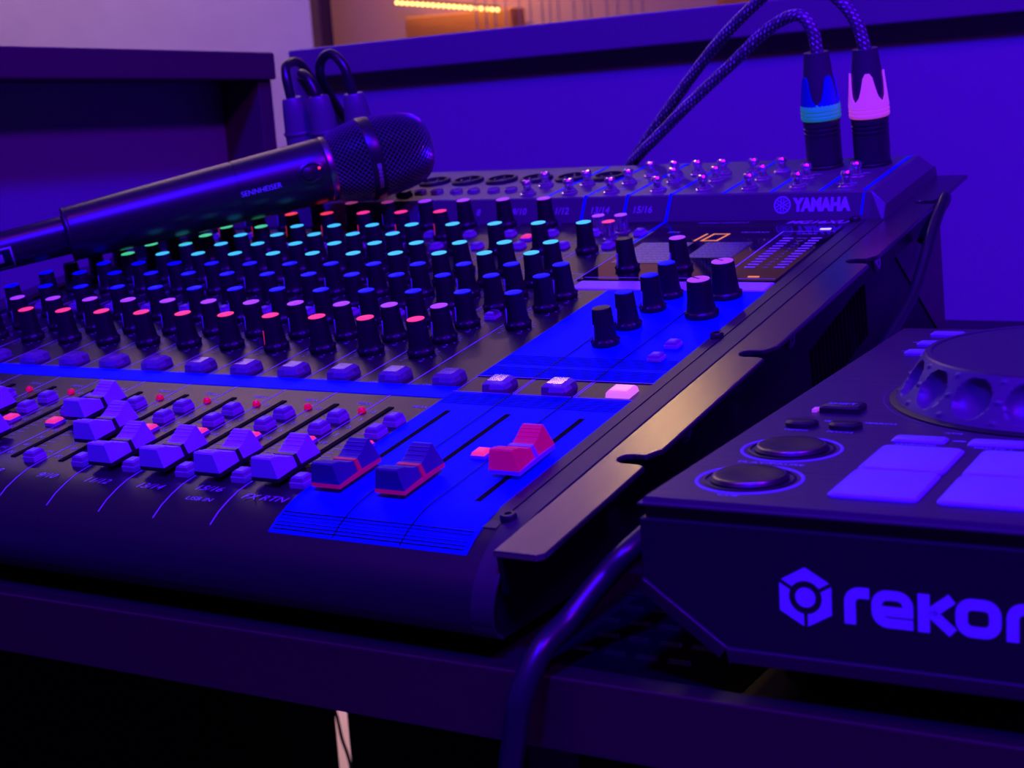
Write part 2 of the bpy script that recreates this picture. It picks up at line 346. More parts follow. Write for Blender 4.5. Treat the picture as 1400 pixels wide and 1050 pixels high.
mpart(MB().prism_x(sh(prof, 0.02), XL + 0.02, XR - 0.02), 'body', 'body', smooth=35)
def strip(x0, x1, path, lift, thick=0.02):
    """a thin sheet that follows the panel and its rounded front"""
    m = MB(); n = len(path); vs = []
    for y, z in path: vs += [(x0, y, z + lift), (x1, y, z + lift)]
    for y, z in path: vs += [(x0, y, z + lift - thick), (x1, y, z + lift - thick)]
    fs = []
    for i in range(n - 1):
        a = 2 * i; fs.append((a, a + 1, a + 3, a + 2)); b = a + 2 * n; fs.append((b, b + 2, b + 3, b + 1))
        fs.append((a, a + 2, b + 2, b)); fs.append((a + 1, b + 1, b + 3, a + 3))
    e = 2 * (n - 1); fs += [(0, 2 * n, 2 * n + 1, 1), (e, e + 1, e + 1 + 2 * n, e + 2 * n)]
    return m.add(vs, fs)
mpart(strip(XL + 0.06, 15.80, [(10.6, 0)] + NOSE[:9], 0.0), 'control_panel', 'panel', smooth=40)
# side cheeks with a groove towards the panel
for x0, x1 in ((15.80, 16.11), (XL - 0.01, XL + 0.28)):
    mpart(strip(x0, x1, [(10.45, 0)] + NOSE, 0.035, 0.06), 'side_cheek', 'cheek', smooth=40, bevel=0.0004)
mpart(strip(15.55, 15.74, [(10.45, 0), (-2.85, 0), (-3.3, -0.055)], 0.012), 'edge_strip', 'cheek', smooth=40)
# blue printed areas
mpart(strip(XL + 0.3, 12.62, [(0.94, 0), (0.48, 0)], 0.010), 'blue_band', 'bluepaint')
mpart(strip(12.62, 15.56, [(0.76, 0), (-2.0, 0)] + NOSE[:5], 0.010), 'blue_master_lower', 'bluepaint', smooth=40)
mpart(strip(12.62, 15.56, [(5.86, 0), (1.43, 0)], 0.010), 'blue_master_upper', 'bluepaint')
# lines printed on the blue
m = MB()
for x in (13.62, 14.62):
    for a, b in ((5.86, 1.43),): m.add(strip(x - 0.012, x + 0.012, [(a, 0), (b, 0)], 0.022, 0.002).v, strip(0, 1, [(a, 0), (b, 0)], 0, 0.1).f)
    s_ = strip(x - 0.012, x + 0.012, [(0.76, 0), (-2.0, 0)] + NOSE[:5], 0.022, 0.002); m.add(s_.v, s_.f)
for k in range(7):
    for (y0, n0) in ((0.30, 7), (1.48, 7), (2.0, 7)):
        y = y0 + 0.06 * k
        m.box(12.64, 15.54, y - 0.005, y + 0.005, 0.0125, 0.019)
for k in range(6):
    t = k / 5; y = -3.40 - 0.27 * t; z = -0.085 - 0.105 * t
    m.box(12.66, 15.5, y - 0.008, y + 0.008, z + 0.012, z + 0.026)
for k in range(22):
    y = 3.0 + 0.07 * k; m.box(12.64, 12.95, y - 0.004, y + 0.004, 0.0125, 0.0135)
mpart(m, 'blue_print_lines', 'blueline')
# pale printing: strip dividers, numbers, ticks
m = MB()
for k in range(-1, 12):
    x = k + 0.65
    for a, b in ((0.48, -2.85), (8.6, 0.94)): m.box(x - 0.011, x + 0.011, b, a, 0.001, 0.003)
    s_ = strip(x - 0.011, x + 0.011, NOSE[:5], 0.004, 0.002); m.add(s_.v, s_.f)
for y in (6.85, 8.25, 9.0): m.box(-0.4, 11.6, y - 0.008, y + 0.008, 0.001, 0.003)
for x in (12.62, 13.6, 13.64, 14.6, 14.64, 15.56): m.box(x - 0.008, x + 0.008, 0.76, 1.43, 0.001, 0.003)
m.box(12.6, 15.58, 1.425, 1.44, 0.012, 0.015); m.box(12.6, 15.58, 0.75, 0.765, 0.012, 0.015)
for k in range(0, 13):
    for j, tx in enumerate(('10', '5', '0', '5', '10', '20', '30', '40', '00')):
        add_text(m, tx, (k - 0.20), -0.20 - 0.30 * j, 0.003, 0.13)
    for j in range(18):
        w = 0.16 if j % 2 == 0 else 0.11
        m.box(k + 0.10, k + 0.10 + w, -0.18 - 0.14 * j - 0.007, -0.18 - 0.14 * j + 0.007, 0.001, 0.003)
    add_text(m, 'PEAK', k + 0.80 - 0.35, 0.10, 0.003, 0.12)
    add_text(m, 'PFL', k + 0.50, -2.47, 0.003, 0.10)
for k, tx in enumerate(['1', '2', '3', '4', '5', '6', '7', '8', '9/10', '11/12', '13/14', '15/16', 'FX RTN']):
    add_text(m, tx, k + 0.2, -3.20 if tx != '15/16' else -3.12, -0.014 if tx != '15/16' else 0.0, 0.21, shear=0.15)
    add_text(m, 'ON', k - 0.02, 0.99, 0.003, 0.10)
add_text(m, 'USB IN', 11.2, -3.36, -0.045, 0.15)
add_text(m, 'MIXING CONSOLE', 12.9, 10.40, 0.003, 0.13)
add_text(m, 'MG16XU', 14.86, 10.38, 0.003, 0.27, width=1.25, bold=0.008, shear=0.25)
mpart(m, 'panel_print', 'print')

# fader slots
m0 = MB().box(-0.045, 0.045, -2.76, 0.0, 0.0, 0.016); sc(m0); slotm = m0.mesh('fader_slot', 'slot')
FX = list(range(13)) + [13.0, 14.0, 15.17]
for x in FX: put('fader_slot', slotm, mix, (x * u, 0, 0))

# fader caps
def fader_meshes(mat, skirtmat, linemat):
    secs = [(-0.455, 0.13, 0.225, 0.395, 0.165), (-0.435, 0.13, 0.225, 0.415, 0.16), (-0.28, 0.13, 0.215, 0.375, 0.16), (-0.14, 0.13, 0.205, 0.305, 0.16), (-0.02, 0.13, 0.20, 0.275, 0.16),
            (0.06, 0.13, 0.20, 0.275, 0.16), (0.17, 0.13, 0.205, 0.315, 0.16), (0.29, 0.13, 0.215, 0.385, 0.155), (0.36, 0.13, 0.22, 0.43, 0.145), (0.395, 0.13, 0.22, 0.425, 0.14), (0.47, 0.13, 0.225, 0.16, 0.19)]
    vs = []; fs = []
    for y, zb, wb, zt, wt in secs: vs += [(-wb, y, zb), (wb, y, zb), (wt, y, zt), (-wt, y, zt)]
    for i in range(len(secs) - 1):
        a = 4 * i
        for j in range(4): fs.append((a + j, a + (j + 1) % 4, a + 4 + (j + 1) % 4, a + 4 + j))
    fs += [(0, 1, 2, 3)[::-1], tuple(4 * (len(secs) - 1) + j for j in range(4))]
    fs = [tuple(reversed(f)) for f in fs]
    cap = sc(MB().add(vs, fs)).mesh('fader_cap', mat, 30)
    ln = MB()
    prof_ = [(-0.23, 0.13), (-0.168, 0.288), (0.168, 0.288), (0.23, 0.13)]
    for (xa, za), (xb, zb) in zip(prof_[:-1], prof_[1:]):
        ln.add([(xa, -0.012, za), (xb, -0.012, zb), (xb, 0.052, zb), (xa, 0.052, za), (xa * .9, -0.012, za - .03), (xb * .9, -0.012, zb - .03), (xb * .9, 0.052, zb - .03), (xa * .9, 0.052, za - .03)],
               [(0, 1, 2, 3)[::-1], (4, 5, 6, 7), (0, 1, 5, 4), (2, 3, 7, 6)])
    line = sc(ln).mesh('center_line', linemat)
    rib = MB()
    for y, z in ((-0.36, 0.398), (-0.27, 0.372), (-0.2, 0.337), (-0.12, 0.30), (0.13, 0.296), (0.2, 0.333), (0.26, 0.368), (0.31, 0.398)):
        rib.box(-0.155, 0.155, y - 0.010, y + 0.010, z - 0.01, z + 0.006)
    ribs = sc(rib).mesh('grip_ribs', mat)
    sk = sc(MB().box(-0.225, 0.225, -0.455, 0.47, 0.075, 0.132, -0.0, 0)).mesh('skirt', skirtmat)
    st = sc(MB().box(-0.05, 0.05, -0.15, 0.15, 0.0, 0.08)).mesh('stem', 'slot')
    return cap, [('center_line', line), ('grip_ribs', ribs), ('skirt', sk), ('stem', st)]
fw = fader_meshes('fader_white', 'softblack', 'softblack'); fd = fader_meshes('fader_dark', 'fader_trim', 'fader_trim'); fr = fader_meshes('fader_red', 'fader_white', 'fader_white')
FY = {0: -2.5, 1: -2.5, 2: -1.8, 3: -2.1, 4: -2.5, 5: -1.50, 6: -2.52, 7: -1.0, 8: -1.77}
for i, x in enumerate(FX):
    yy = FY.get(i, -2.47)
    if i == 15: yy = -1.64
    k = fw if i < 13 else fd if i < 15 else fr
    o = put('fader_cap', k[0], mix, (x * u, yy * u, 0))
    if i == 13 or i == 14: o['label'] = 'dark group fader cap with red centre line'
    if i == 15: o['label'] = 'red stereo master fader cap with pale line'
    for nm, me in k[1]: put(nm, me, o)

# push buttons
def btn_meshes(w, d, h, mat, basemat):
    top = sc(MB().box(-w / 2, w / 2, -d / 2, d / 2, h * 0.5, h * 0.86, 0.012, 0.012).box(-w / 2 + 0.012, w / 2 - 0.012, -d / 2 + 0.012, d / 2 - 0.012, h * 0.86, h, 0.03, 0.03)).mesh('button', mat)
    base = sc(MB().box(-w / 2 - 0.01, w / 2 + 0.01, -d / 2 - 0.01, d / 2 + 0.01, 0, h * 0.5)).mesh('button_base', basemat)
    return top, base
bg = btn_meshes(0.215, 0.225, 0.155, 'btn_grey', 'btn_base'); br = btn_meshes(0.20, 0.21, 0.10, 'btn_red', 'btn_base')
bs = btn_meshes(0.19, 0.20, 0.12, 'btn_grey', 'btn_base')
def push(kind, x, y, label=None):
    o = put('push_button', kind[0], mix, (x * u, y * u, 0)); put('button_base', kind[1], o)
    if label: o['label'] = label
for k in range(13):
    push(bg, k + 0.45, -0.58); push(bg, k + 0.45, -1.03); push(bg, k + 0.48, -2.76)
    push(br, k + 0.56, -1.48, 'pressed red button')
push(br, 13.50, -1.48, 'pressed red button'); push(br, 14.43, -1.43, 'red button on the blue panel')
push(bs, 15.15, 2.42); push(bs, 15.15, 3.03)
for k in range(12):
    push(bs, k + 0.22, 4.22); push(bs, k + 0.46, 9.58); push(bs, k + 0.22, 8.64)
push(br, 9.04, 9.28, 'small red button'); push(bs, 11.22, 4.24)
# ON buttons: clear plastic, the master one lit pink
onc = sc(MB().box(-0.20, 0.20, -0.19, 0.19, 0, 0.12, 0.012, 0.012).box(-0.188, 0.188, -0.178, 0.178, 0.12, 0.17, 0.06, 0.05)).mesh('on_button', 'btn_clear')
onl = sc(MB().box(-0.185, 0.185, -0.165, 0.165, 0, 0.07, 0.012, 0.012).box(-0.173, 0.173, -0.153, 0.153, 0.07, 0.10, 0.03, 0.03)).mesh('on_button', 'btn_lit')
core = sc(MB().box(-0.12, 0.12, -0.09, 0.09, 0.02, 0.11, 0.03, 0.03)).mesh('lamp_core', 'btn_base')
cl = sc(MB().box(-0.12, 0.12, -0.10, 0.10, 0.10, 0.106, 0.01, 0.01)).mesh('lamp_core', 'btn_lit_core')
for k in range(15):
    o = put('on_button', onc, mix, ((k + 0.28) * u, 0.985 * u + (0 if k > 12 else 0.18 * u), 0)); put('lamp_core', core, o)
o = put('on_button', onl, mix, (15.28 * u, 1.0 * u, 0)); put('lamp_core', cl, o); o['label'] = 'lit pink on button of the master channel'
# peak lamps
ledm = sc(MB().lathe([(0.062, 0), (0.062, 0.025), (0.05, 0.055), (0.025, 0.075), (0.005, 0.08)], 12)).mesh('peak_lamp', 'led_red', 60)
for k in range(12): put('peak_lamp', ledm, mix, ((k + 0.62) * u, -0.22 * u, 0))

# knobs
def knob_meshes(rt, h):
    prof_ = [(rt * 1.34, 0), (rt * 1.42, 0.025), (rt * 1.42, 0.06), (rt * 1.34, 0.095), (rt * 1.24, 0.12), (rt * 1.19, 0.16), (rt * 1.09, h * 0.5), (rt * 0.985, h - 0.02), (rt * 0.94, h)]
    def mod(k, i, r): return r * (0.955 if (3 < k < 8 and i % 3 == 0) else 1.0) + (0.026 if k == 3 and i % 3 == 1 else 0)
    body = sc(MB().lathe(prof_, 36, mod=mod)).mesh('knob', 'knob', 32)
    cap = [(rt * 0.92, h - 0.004), (rt * 0.92, h + 0.008), (rt * 0.84, h + 0.012)]
    ptr = MB().box(-0.017, 0.017, rt * 1.05, rt * 1.22, 0.12, 0.36)
    ptr.v = [(x, y if z < 0.2 else y - rt * 0.085, z) for x, y, z in ptr.v]
    return body, cap, sc(ptr)
KS = knob_meshes(0.158, 0.60); KB = knob_meshes(0.196, 0.62)
capm = {}; ptm = {}
def knob(x, y, col, ang, K=KS, pcol=None):
    o = put('knob', K[0], mix, (x * u, y * u, 0), rotz=math.radians(ang))
    key = (id(K), col)
    if col:
        if key not in capm: capm[key] = sc(MB().lathe(K[1], 22)).mesh('knob_cap', col, 60)
        put('knob_cap', capm[key], o)
    pc = pcol or {'cap_blue': 'fader_white', 'cap_red': 'redprint'}.get(col, 'fader_white')
    key = (id(K), pc, 'p')
    if key not in ptm: ptm[key] = K[2].mesh('pointer_line', pc)
    put('pointer_line', ptm[key], o)
    return o
MIN = 140      # pointer turned fully down: towards the front left
rows = [(2.28, 'cap_red', range(0, 12), 0), (2.98, 'cap_white', range(0, 12), MIN), (3.76, 'cap_blue', range(0, 13), MIN), (4.71, 'cap_blue', range(0, 13), 0),
        (5.41, 'cap_blue', range(0, 13), MIN), (6.14, 'cap_green', range(0, 12), 0), (6.87, 'cap_green', range(0, 12), 0), (7.58, 'cap_green', range(0, 8), 0),
        (8.28, 'cap_green', range(0, 12), 0), (9.36, 'cap_red', range(0, 8), MIN), (10.30, 'cap_white', range(0, 10), MIN)]
tick = MB()
def ticks(x, y, r0, r1, n=11):
    for i in range(n):
        a = math.radians(90 + 140 - 280 * i / (n - 1)); c, s_ = math.cos(a), math.sin(a); w = 0.009
        tick.add([(x + c * r0 - s_ * w, y + s_ * r0 + c * w, 0.004), (x + c * r0 + s_ * w, y + s_ * r0 - c * w, 0.004), (x + c * r1 + s_ * w, y + s_ * r1 - c * w, 0.004), (x + c * r1 - s_ * w, y + s_ * r1 + c * w, 0.004)], [(0, 1, 2, 3)])
for y, col, rng, ang in rows:
    for k in rng:
        x = k + (0.03 if y < 3.2 else 0.0 if y < 7 else -0.05)
        a = ang
        if col == 'cap_red' and y < 3 and k == 8: a = MIN
        if y > 10 and k > 5: a = MIN - 20 * (k - 5)
        knob(x, y, col, a); ticks(x, y, 0.25, 0.30)
        for i, tx in enumerate(('0', '10')): add_text(tick, tx, x - 0.19 + 0.38 * i, y - 0.31, 0.004, 0.09)
for x, y, col, K in ((14.0, 3.03, 'softblack', KS), (13.98, 3.87, 'cap_blue', KS), (13.99, 4.79, 'cap_blue', KS), (13.97, 5.51, 'cap_blue', KS), (14.98, 4.52, 'cap_white', KB), (14.96, 5.55, 'cap_white', KB),
                     (12.41, 7.07, 'softblack', KS), (13.45, 7.10, 'cap_white', KS)):
    o = knob(x, y, col, MIN if K is KS else 60, K)
    if K is KB:
        o['label'] = 'larger level knob with pale lilac top'
        mpart(MB().box(-0.012, 0.012, -0.02, 0.20, 0.637, 0.640), 'cap_line', 'slot', o)
mpart(tick, 'knob_scale_print', 'print')
# fork knob caps of the two dark ones stay black; screws
scr = sc(MB().lathe([(0.105, 0), (0.105, 0.06), (0.085, 0.085), (0.045, 0.085), (0.04, 0.05), (0.001, 0.05)], 16)).mesh('screw', 'softblack', 40)
for x, y, z in ((15.82, -3.12, -0.01), (15.66, 3.50, 0.01), (15.56, 10.42, 0.0), (XL + 0.35, 3.5, 0.01), (XL + 0.35, -3.12, -0.01)): put('screw', scr, mix, (x * u, y * u, z * u))

# display
dsp = mpart(MB().box(11.70, 15.50, 6.40, 10.0, 0.0, 0.03, 0.02, 0.02), 'display', 'screen')
dsp['label'] = 'glossy black display with orange digits and level meter'
mpart(MB().box(11.82, 15.50, 5.88, 6.38, 0.0, 0.02, 0.02, 0.02), 'display_sill', 'btn_base')
def seg(m, x, y, w, h, digit):
    t = 0.05; sk = 0.12
    S7 = {'0': 'abcdef', '1': 'bc'}[digit]
    R = {'a': (0, h - t, w, h), 'b': (w - t, h / 2, w, h), 'c': (w - t, 0, w, h / 2), 'd': (0, 0, w, t), 'e': (0, 0, t, h / 2), 'f': (0, h / 2, t, h)}
    for s_ in S7:
        x0, y0, x1, y1 = R[s_]
        m.add([(x + a + sk * b, y + b, 0.034) for a, b in ((x0, y0), (x1, y0), (x1, y1), (x0, y1))], [(0, 1, 2, 3)])
m = MB(); seg(m, 12.62, 8.95, 0.30, 0.52, '1'); seg(m, 13.02, 8.95, 0.36, 0.52, '0'); mpart(m, 'program_number', 'orange_led', dsp)
mpart(MB().box(11.87, 12.94, 7.45, 8.85, 0.03, 0.036), 'effect_list', 'screenbox', dsp); mpart(MB().box(13.22, 14.14, 7.80, 8.85, 0.03, 0.036), 'effect_list', 'screenbox', dsp)
m = MB()
names = ['1 REV HALL 1', '2 REV HALL 2', '3 REV ROOM 1', '4 REV ROOM 2', '5 REV STAGE 1', '6 REV STAGE 2', '7 REV PLATE', '8 DRUM AMB']
for j, tx in enumerate(names): add_text(m, tx, 12.40, 8.76 - 0.165 * j, 0.0385, 0.11, width=0.9, height=0.075)
for j, tx in enumerate(names[:6]): add_text(m, tx.replace('REV', 'DLY'), 13.68, 8.76 - 0.165 * j, 0.0385, 0.11, width=0.8, height=0.075)
add_text(m, 'PROGRAM', 13.9, 9.55, 0.034, 0.12); add_text(m, 'SPX', 12.2, 9.6, 0.034, 0.16)
m.box(14.43, 14.46, 6.6, 9.6, 0.031, 0.033); m.box(14.43, 15.45, 9.58, 9.60, 0.031, 0.033); m.box(11.8, 15.45, 6.52, 6.54, 0.031, 0.033)
for j, tx in enumerate(('PEAK', '+10', '+6', '+3', '0', '-3', '-6', '-10', '-15', '-20', '-25', '-30')): add_text(m, tx, 15.0, 9.10 - 0.172 * j, 0.034, 0.085)
add_text(m, 'POWER', 15.0, 9.40, 0.034, 0.09)
mpart(m, 'display_print', 'print', dsp)
sg = sc(MB().box(-0.10, 0.10, -0.028, 0.028, 0.03, 0.036)).mesh('meter_segment', 'btn_base')
for c in (14.72, 15.27):
    for j in range(12): put('meter_segment', sg, dsp, (c * u, (9.10 - 0.172 * j) * u, 0))
mpart(MB().box(14.92, 15.12, 6.60, 6.66, 0.03, 0.04), 'status_lamp', 'orange_led', dsp); mpart(MB().box(15.12, 15.32, 9.70, 9.78, 0.03, 0.04), 'power_lamp', 'white_led', dsp)

# raised rear jack panel
def deck_sec(x, dz, dy): return [(x, 10.56 + dy, -0.05), (x, 10.78 + dy, 0.50 - dz), (x, 13.92, 0.46 - dz), (x, 14.02, 0.30 - dz), (x, 14.02, bot(14.0) + 0.15), (x, 10.56 + dy, -0.3)]
secs = [deck_sec(XL, 0.26, -0.12), deck_sec(XL + 0.3, 0, 0), deck_sec(15.80, 0, 0), deck_sec(16.11, 0.26, -0.12)]
vs = [p for s_ in secs for p in s_]; fs = []
for a in range(3):
    for j in range(6): fs.append((a * 6 + j, a * 6 + (j + 1) % 6, (a + 1) * 6 + (j + 1) % 6, (a + 1) * 6 + j))
fs += [tuple(range(6)), tuple(reversed(range(18, 24)))]
fs = [tuple(reversed(f)) for f in fs]
deck = mpart(MB().add(vs, fs), 'jack_panel', 'deck', bevel=0.0008)
# print on the step face (leaning plane) and on the deck
FN = math.atan2(0.55, 0.22)
def on_face(mb):  # x stays, y of the lettering runs up the step face
    mb.v = [(x, 10.578 + y * math.cos(FN) - 0.004 + z * -math.sin(FN), 0.0 + y * math.sin(FN) + z * math.cos(FN)) for x, y, z in mb.v]; return mb
m = MB()
for tx, x in (('8', 7.06), ('9/10', 8.10), ('11/12', 9.09), ('13/14', 10.05), ('15/16', 11.03), ('7', 6.1), ('6', 5.15), ('5', 4.2)): add_text(m, tx, x, 0.25, 0.006, 0.20, shear=0.2, bold=0.004)
mpart(on_face(m), 'input_numbers', 'print')
m = MB(); add_text(m, 'YAMAHA', 14.83, 0.29, 0.006, 0.3, width=1.16, height=0.27, bold=0.018)
mpart(on_face(m), 'maker_lettering', 'whiteprint')
m = MB(); n = 28
for i in range(n):
    a, b = 2 * PI * i / n, 2 * PI * (i + 1) / n
    m.add([(14.04 + r * math.cos(t), 0.29 + r * math.sin(t), 0.006) for r, t in ((0.145, a), (0.172, a), (0.172, b), (0.145, b))], [(0, 1, 2, 3)])
for i in range(3):
    a = PI / 2 + i * PI / 3; c, s_ = math.cos(a), math.sin(a)
    for off in (-0.026, 0.026):
        m.add([(14.04 + c * r - s_ * (off + w), 0.29 + s_ * r + c * (off + w), 0.006) for r, w in ((-0.13, -0.010), (0.13, -0.010), (0.13, 0.010), (-0.13, 0.010))], [(0, 1, 2, 3)])
mpart(on_face(m), 'maker_emblem', 'whiteprint')
m = MB()
for x in (8.62, 9.60, 10.58, 11.56): m.add([(x - 0.03, 0.0, 0.004), (x + 0.03, 0.0, 0.004), (x + 0.12, 0.57, 0.004), (x + 0.06, 0.57, 0.004)], [(0, 1, 2, 3)])
for x in (15.62,): m.add([(x - 0.02, 0.08, 0.004), (x + 0.02, 0.08, 0.004), (x + 0.06, 0.5, 0.004), (x + 0.02, 0.5, 0.004)], [(0, 1, 2, 3)])
on_face(m)
for x in (8.62, 9.60, 10.58, 11.56, 12.68, 13.68, 14.68, 15.55):
    m.add([(x + 0.06, 10.80, 0.503), (x + 0.14, 10.80, 0.503), (x + 0.14, 13.8, 0.472), (x + 0.06, 13.8, 0.472)], [(0, 1, 2, 3)])
for k in (11.6,): m.add([(k - 0.03, 8.7, 0.004), (k + 0.03, 8.7, 0.004), (k + 0.0, 10.56, 0.004), (k - 0.06, 10.56, 0.004)], [(0, 1, 2, 3)])
mpart(m, 'blue_divider_print', 'bluepaint')
m = MB()
for x in (10.2, 11.2, 12.2, 13.2, 14.2, 15.2):
    for y in (11.45, 12.3): m.box(x - 0.3, x + 0.1, y - 0.03, y, 0.49, 0.497)
    add_text(m, 'L/MONO', x, 10.88, 0.501, 0.10); add_text(m, 'R', x, 11.55, 0.495, 0.10)
mpart(m, 'jack_print', 'print')
# jacks
def dz(y): return 0.50 - 0.0127 * (y - 10.78)
jk = sc(MB().lathe([(0.175, 0), (0.175, 0.04), (0.15, 0.055), (0.105, 0.06), (0.092, 0.10), (0.088, 0.20), (0.115, 0.225), (0.118, 0.29), (0.095, 0.325), (0.06, 0.33), (0.055, 0.12), (0.001, 0.12)], 18)).mesh('phone_jack', 'chrome', 35)
jn = sc(MB().lathe([(0.145, 0.055), (0.16, 0.06), (0.16, 0.085), (0.145, 0.095), (0.10, 0.095)], 6)).mesh('nut', 'chrome')
spots = [(x, 11.12) for x in (8.1, 9.12, 10.12, 11.2, 12.22, 13.21, 14.22, 15.22)] + [(x, 11.92) for x in (8.1, 9.14, 10.15, 11.2, 12.16, 13.18, 14.12, 15.14)] + [(x, 12.62) for x in (10.35, 10.92, 11.45, 12.03, 12.72, 13.33)]
for x, y in spots:
    o = put('phone_jack', jk, mix, (x * u, y * u, dz(y) * u)); put('nut', jn, o)
fj = sc(MB().lathe([(0.15, 0), (0.15, 0.06), (0.125, 0.085), (0.07, 0.085), (0.065, 0.02), (0.001, 0.02)], 16)).mesh('insert_jack', 'chrome', 40)
for k in range(8):
    for d in (0.03, 0.48): put('insert_jack', fj, mix, ((0.98 * k + 0.10 + d) * u, 11.50 * u, dz(11.5) * u))
sx = sc(MB().lathe([(0.385, 0), (0.385, 0.05), (0.35, 0.08), (0.30, 0.08), (0.29, 0.01), (0.001, 0.01)], 24)).mesh('microphone_socket', 'softblack', 40)
pin = sc(MB().lathe([(0.03, 0), (0.03, 0.06), (0.01, 0.07)], 8)).mesh('pin_hole', 'steel')
SOCK = [(0.92 * k + 1.02, 12.62) for k in range(10)] + [(14.1, 13.03), (15.08, 13.13)]
for i, (x, y) in enumerate(SOCK):
    o = put('microphone_socket', sx, mix, (x * u, y * u, dz(y) * u))
    for a in (90, 210, 330): put('pin_hole', pin, o, (0.14 * u * math.cos(math.radians(a)), 0.14 * u * math.sin(math.radians(a)), 0.005 * u))
mpart(MB().box(4.62, 4.92, 11.1, 11.36, 0.49, 0.62, 0.03, 0.03), 'phantom_switch', 'softblack')
# RCA sockets on the panel
rc = sc(MB().lathe([(0.17, 0), (0.17, 0.03), (0.125, 0.04), (0.125, 0.33), (0.135, 0.335), (0.135, 0.36), (0.10, 0.36), (0.09, 0.30), (0.001, 0.30)], 20)).mesh('rca_socket', 'chrome', 35)
for x, y, c in ((10.50, 9.72, 'cap_white'), (10.99, 9.75, 'cap_white'), (10.97, 9.24, 'btn_red')):
    o = put('rca_socket', rc, mix, (x * u, y * u, 0)); mpart(MB().lathe([(0.128, 0.361), (0.128, 0.368), (0.09, 0.368)], 16), 'insulator', c, o)
# rack ears with mounting notches
def ear(sgn):
    x = lambda v: v if sgn > 0 else (XL + XR) - v
    pts = [(16.10, -3.96), (16.66, -3.96), (16.74, -3.88)]
    for yc in (-1.20, 2.82, 7.66, 11.74):
        pts += [(16.76, yc - 0.19), (16.66, yc - 0.14), (16.44, yc - 0.14)]
        pts += [(16.44 - 0.13 * math.cos(math.radians(a)), yc + 0.13 * math.sin(math.radians(a))) for a in (-60, -30, 0, 30, 60)]
        pts += [(16.44, yc + 0.13), (16.62, yc + 0.14), (16.76, yc + 0.36)]
    pts += [(16.76, 13.95), (16.10, 13.95)]
    pts = [(x(a), b) for a, b in pts]
    if sgn < 0: pts.reverse()
    e = mpart(MB().prism_z(pts, -0.06, 0.02), 'rack_ear', 'ear', bevel=0.0005)
    m_ = MB(); x0, x1 = (16.10, 16.17) if sgn > 0 else (XL - 0.07, XL)
    m_.prism_x([(-3.9, -0.06), (-3.9, -0.55), (13.9, -0.85), (13.9, -0.06)], x0, x1)
    mpart(m_, 'ear_flange', 'body', e)
    for yy in (1.0, 5.1, 9.6):
        s_ = mpart(MB().lathe([(0.17, 0), (0.17, 0.03), (0.13, 0.06), (0.05, 0.06), (0.04, 0.03), (0.001, 0.03)], 16), 'ear_screw', 'chrome', e, smooth=40)
        s_.location = ((x1 if sgn > 0 else x0) * u, (yy - 0.0) * u, (-0.48 - 0.01 * yy) * u); s_.rotation_euler = (0, sgn * PI / 2, 0)
ear(1); ear(-1)
vent = sc(MB().box(-0.005, 0.012, -0.045, 0.045, -0.5, 0.5)).mesh('vent_slot', 'slot')
for i in range(16):
    yy = 6.25 + 0.19 * i; put('vent_slot', vent, mix, ((XR - 0.015) * u, yy * u, (-1.62 + 0.02 * i - 0.03 * yy * 0) * u))
foot = sc(MB().lathe([(0.3, -0.25), (0.34, 0.0)], 16)).mesh('foot', 'softblack')
for x in (1, 14.5):
    for y in (-2.4, 12.5): put('foot', foot, mix, (x * u, y * u, (bot(y) + 0.012) * u)).rotation_euler = (math.radians(-8.5), 0, 0)

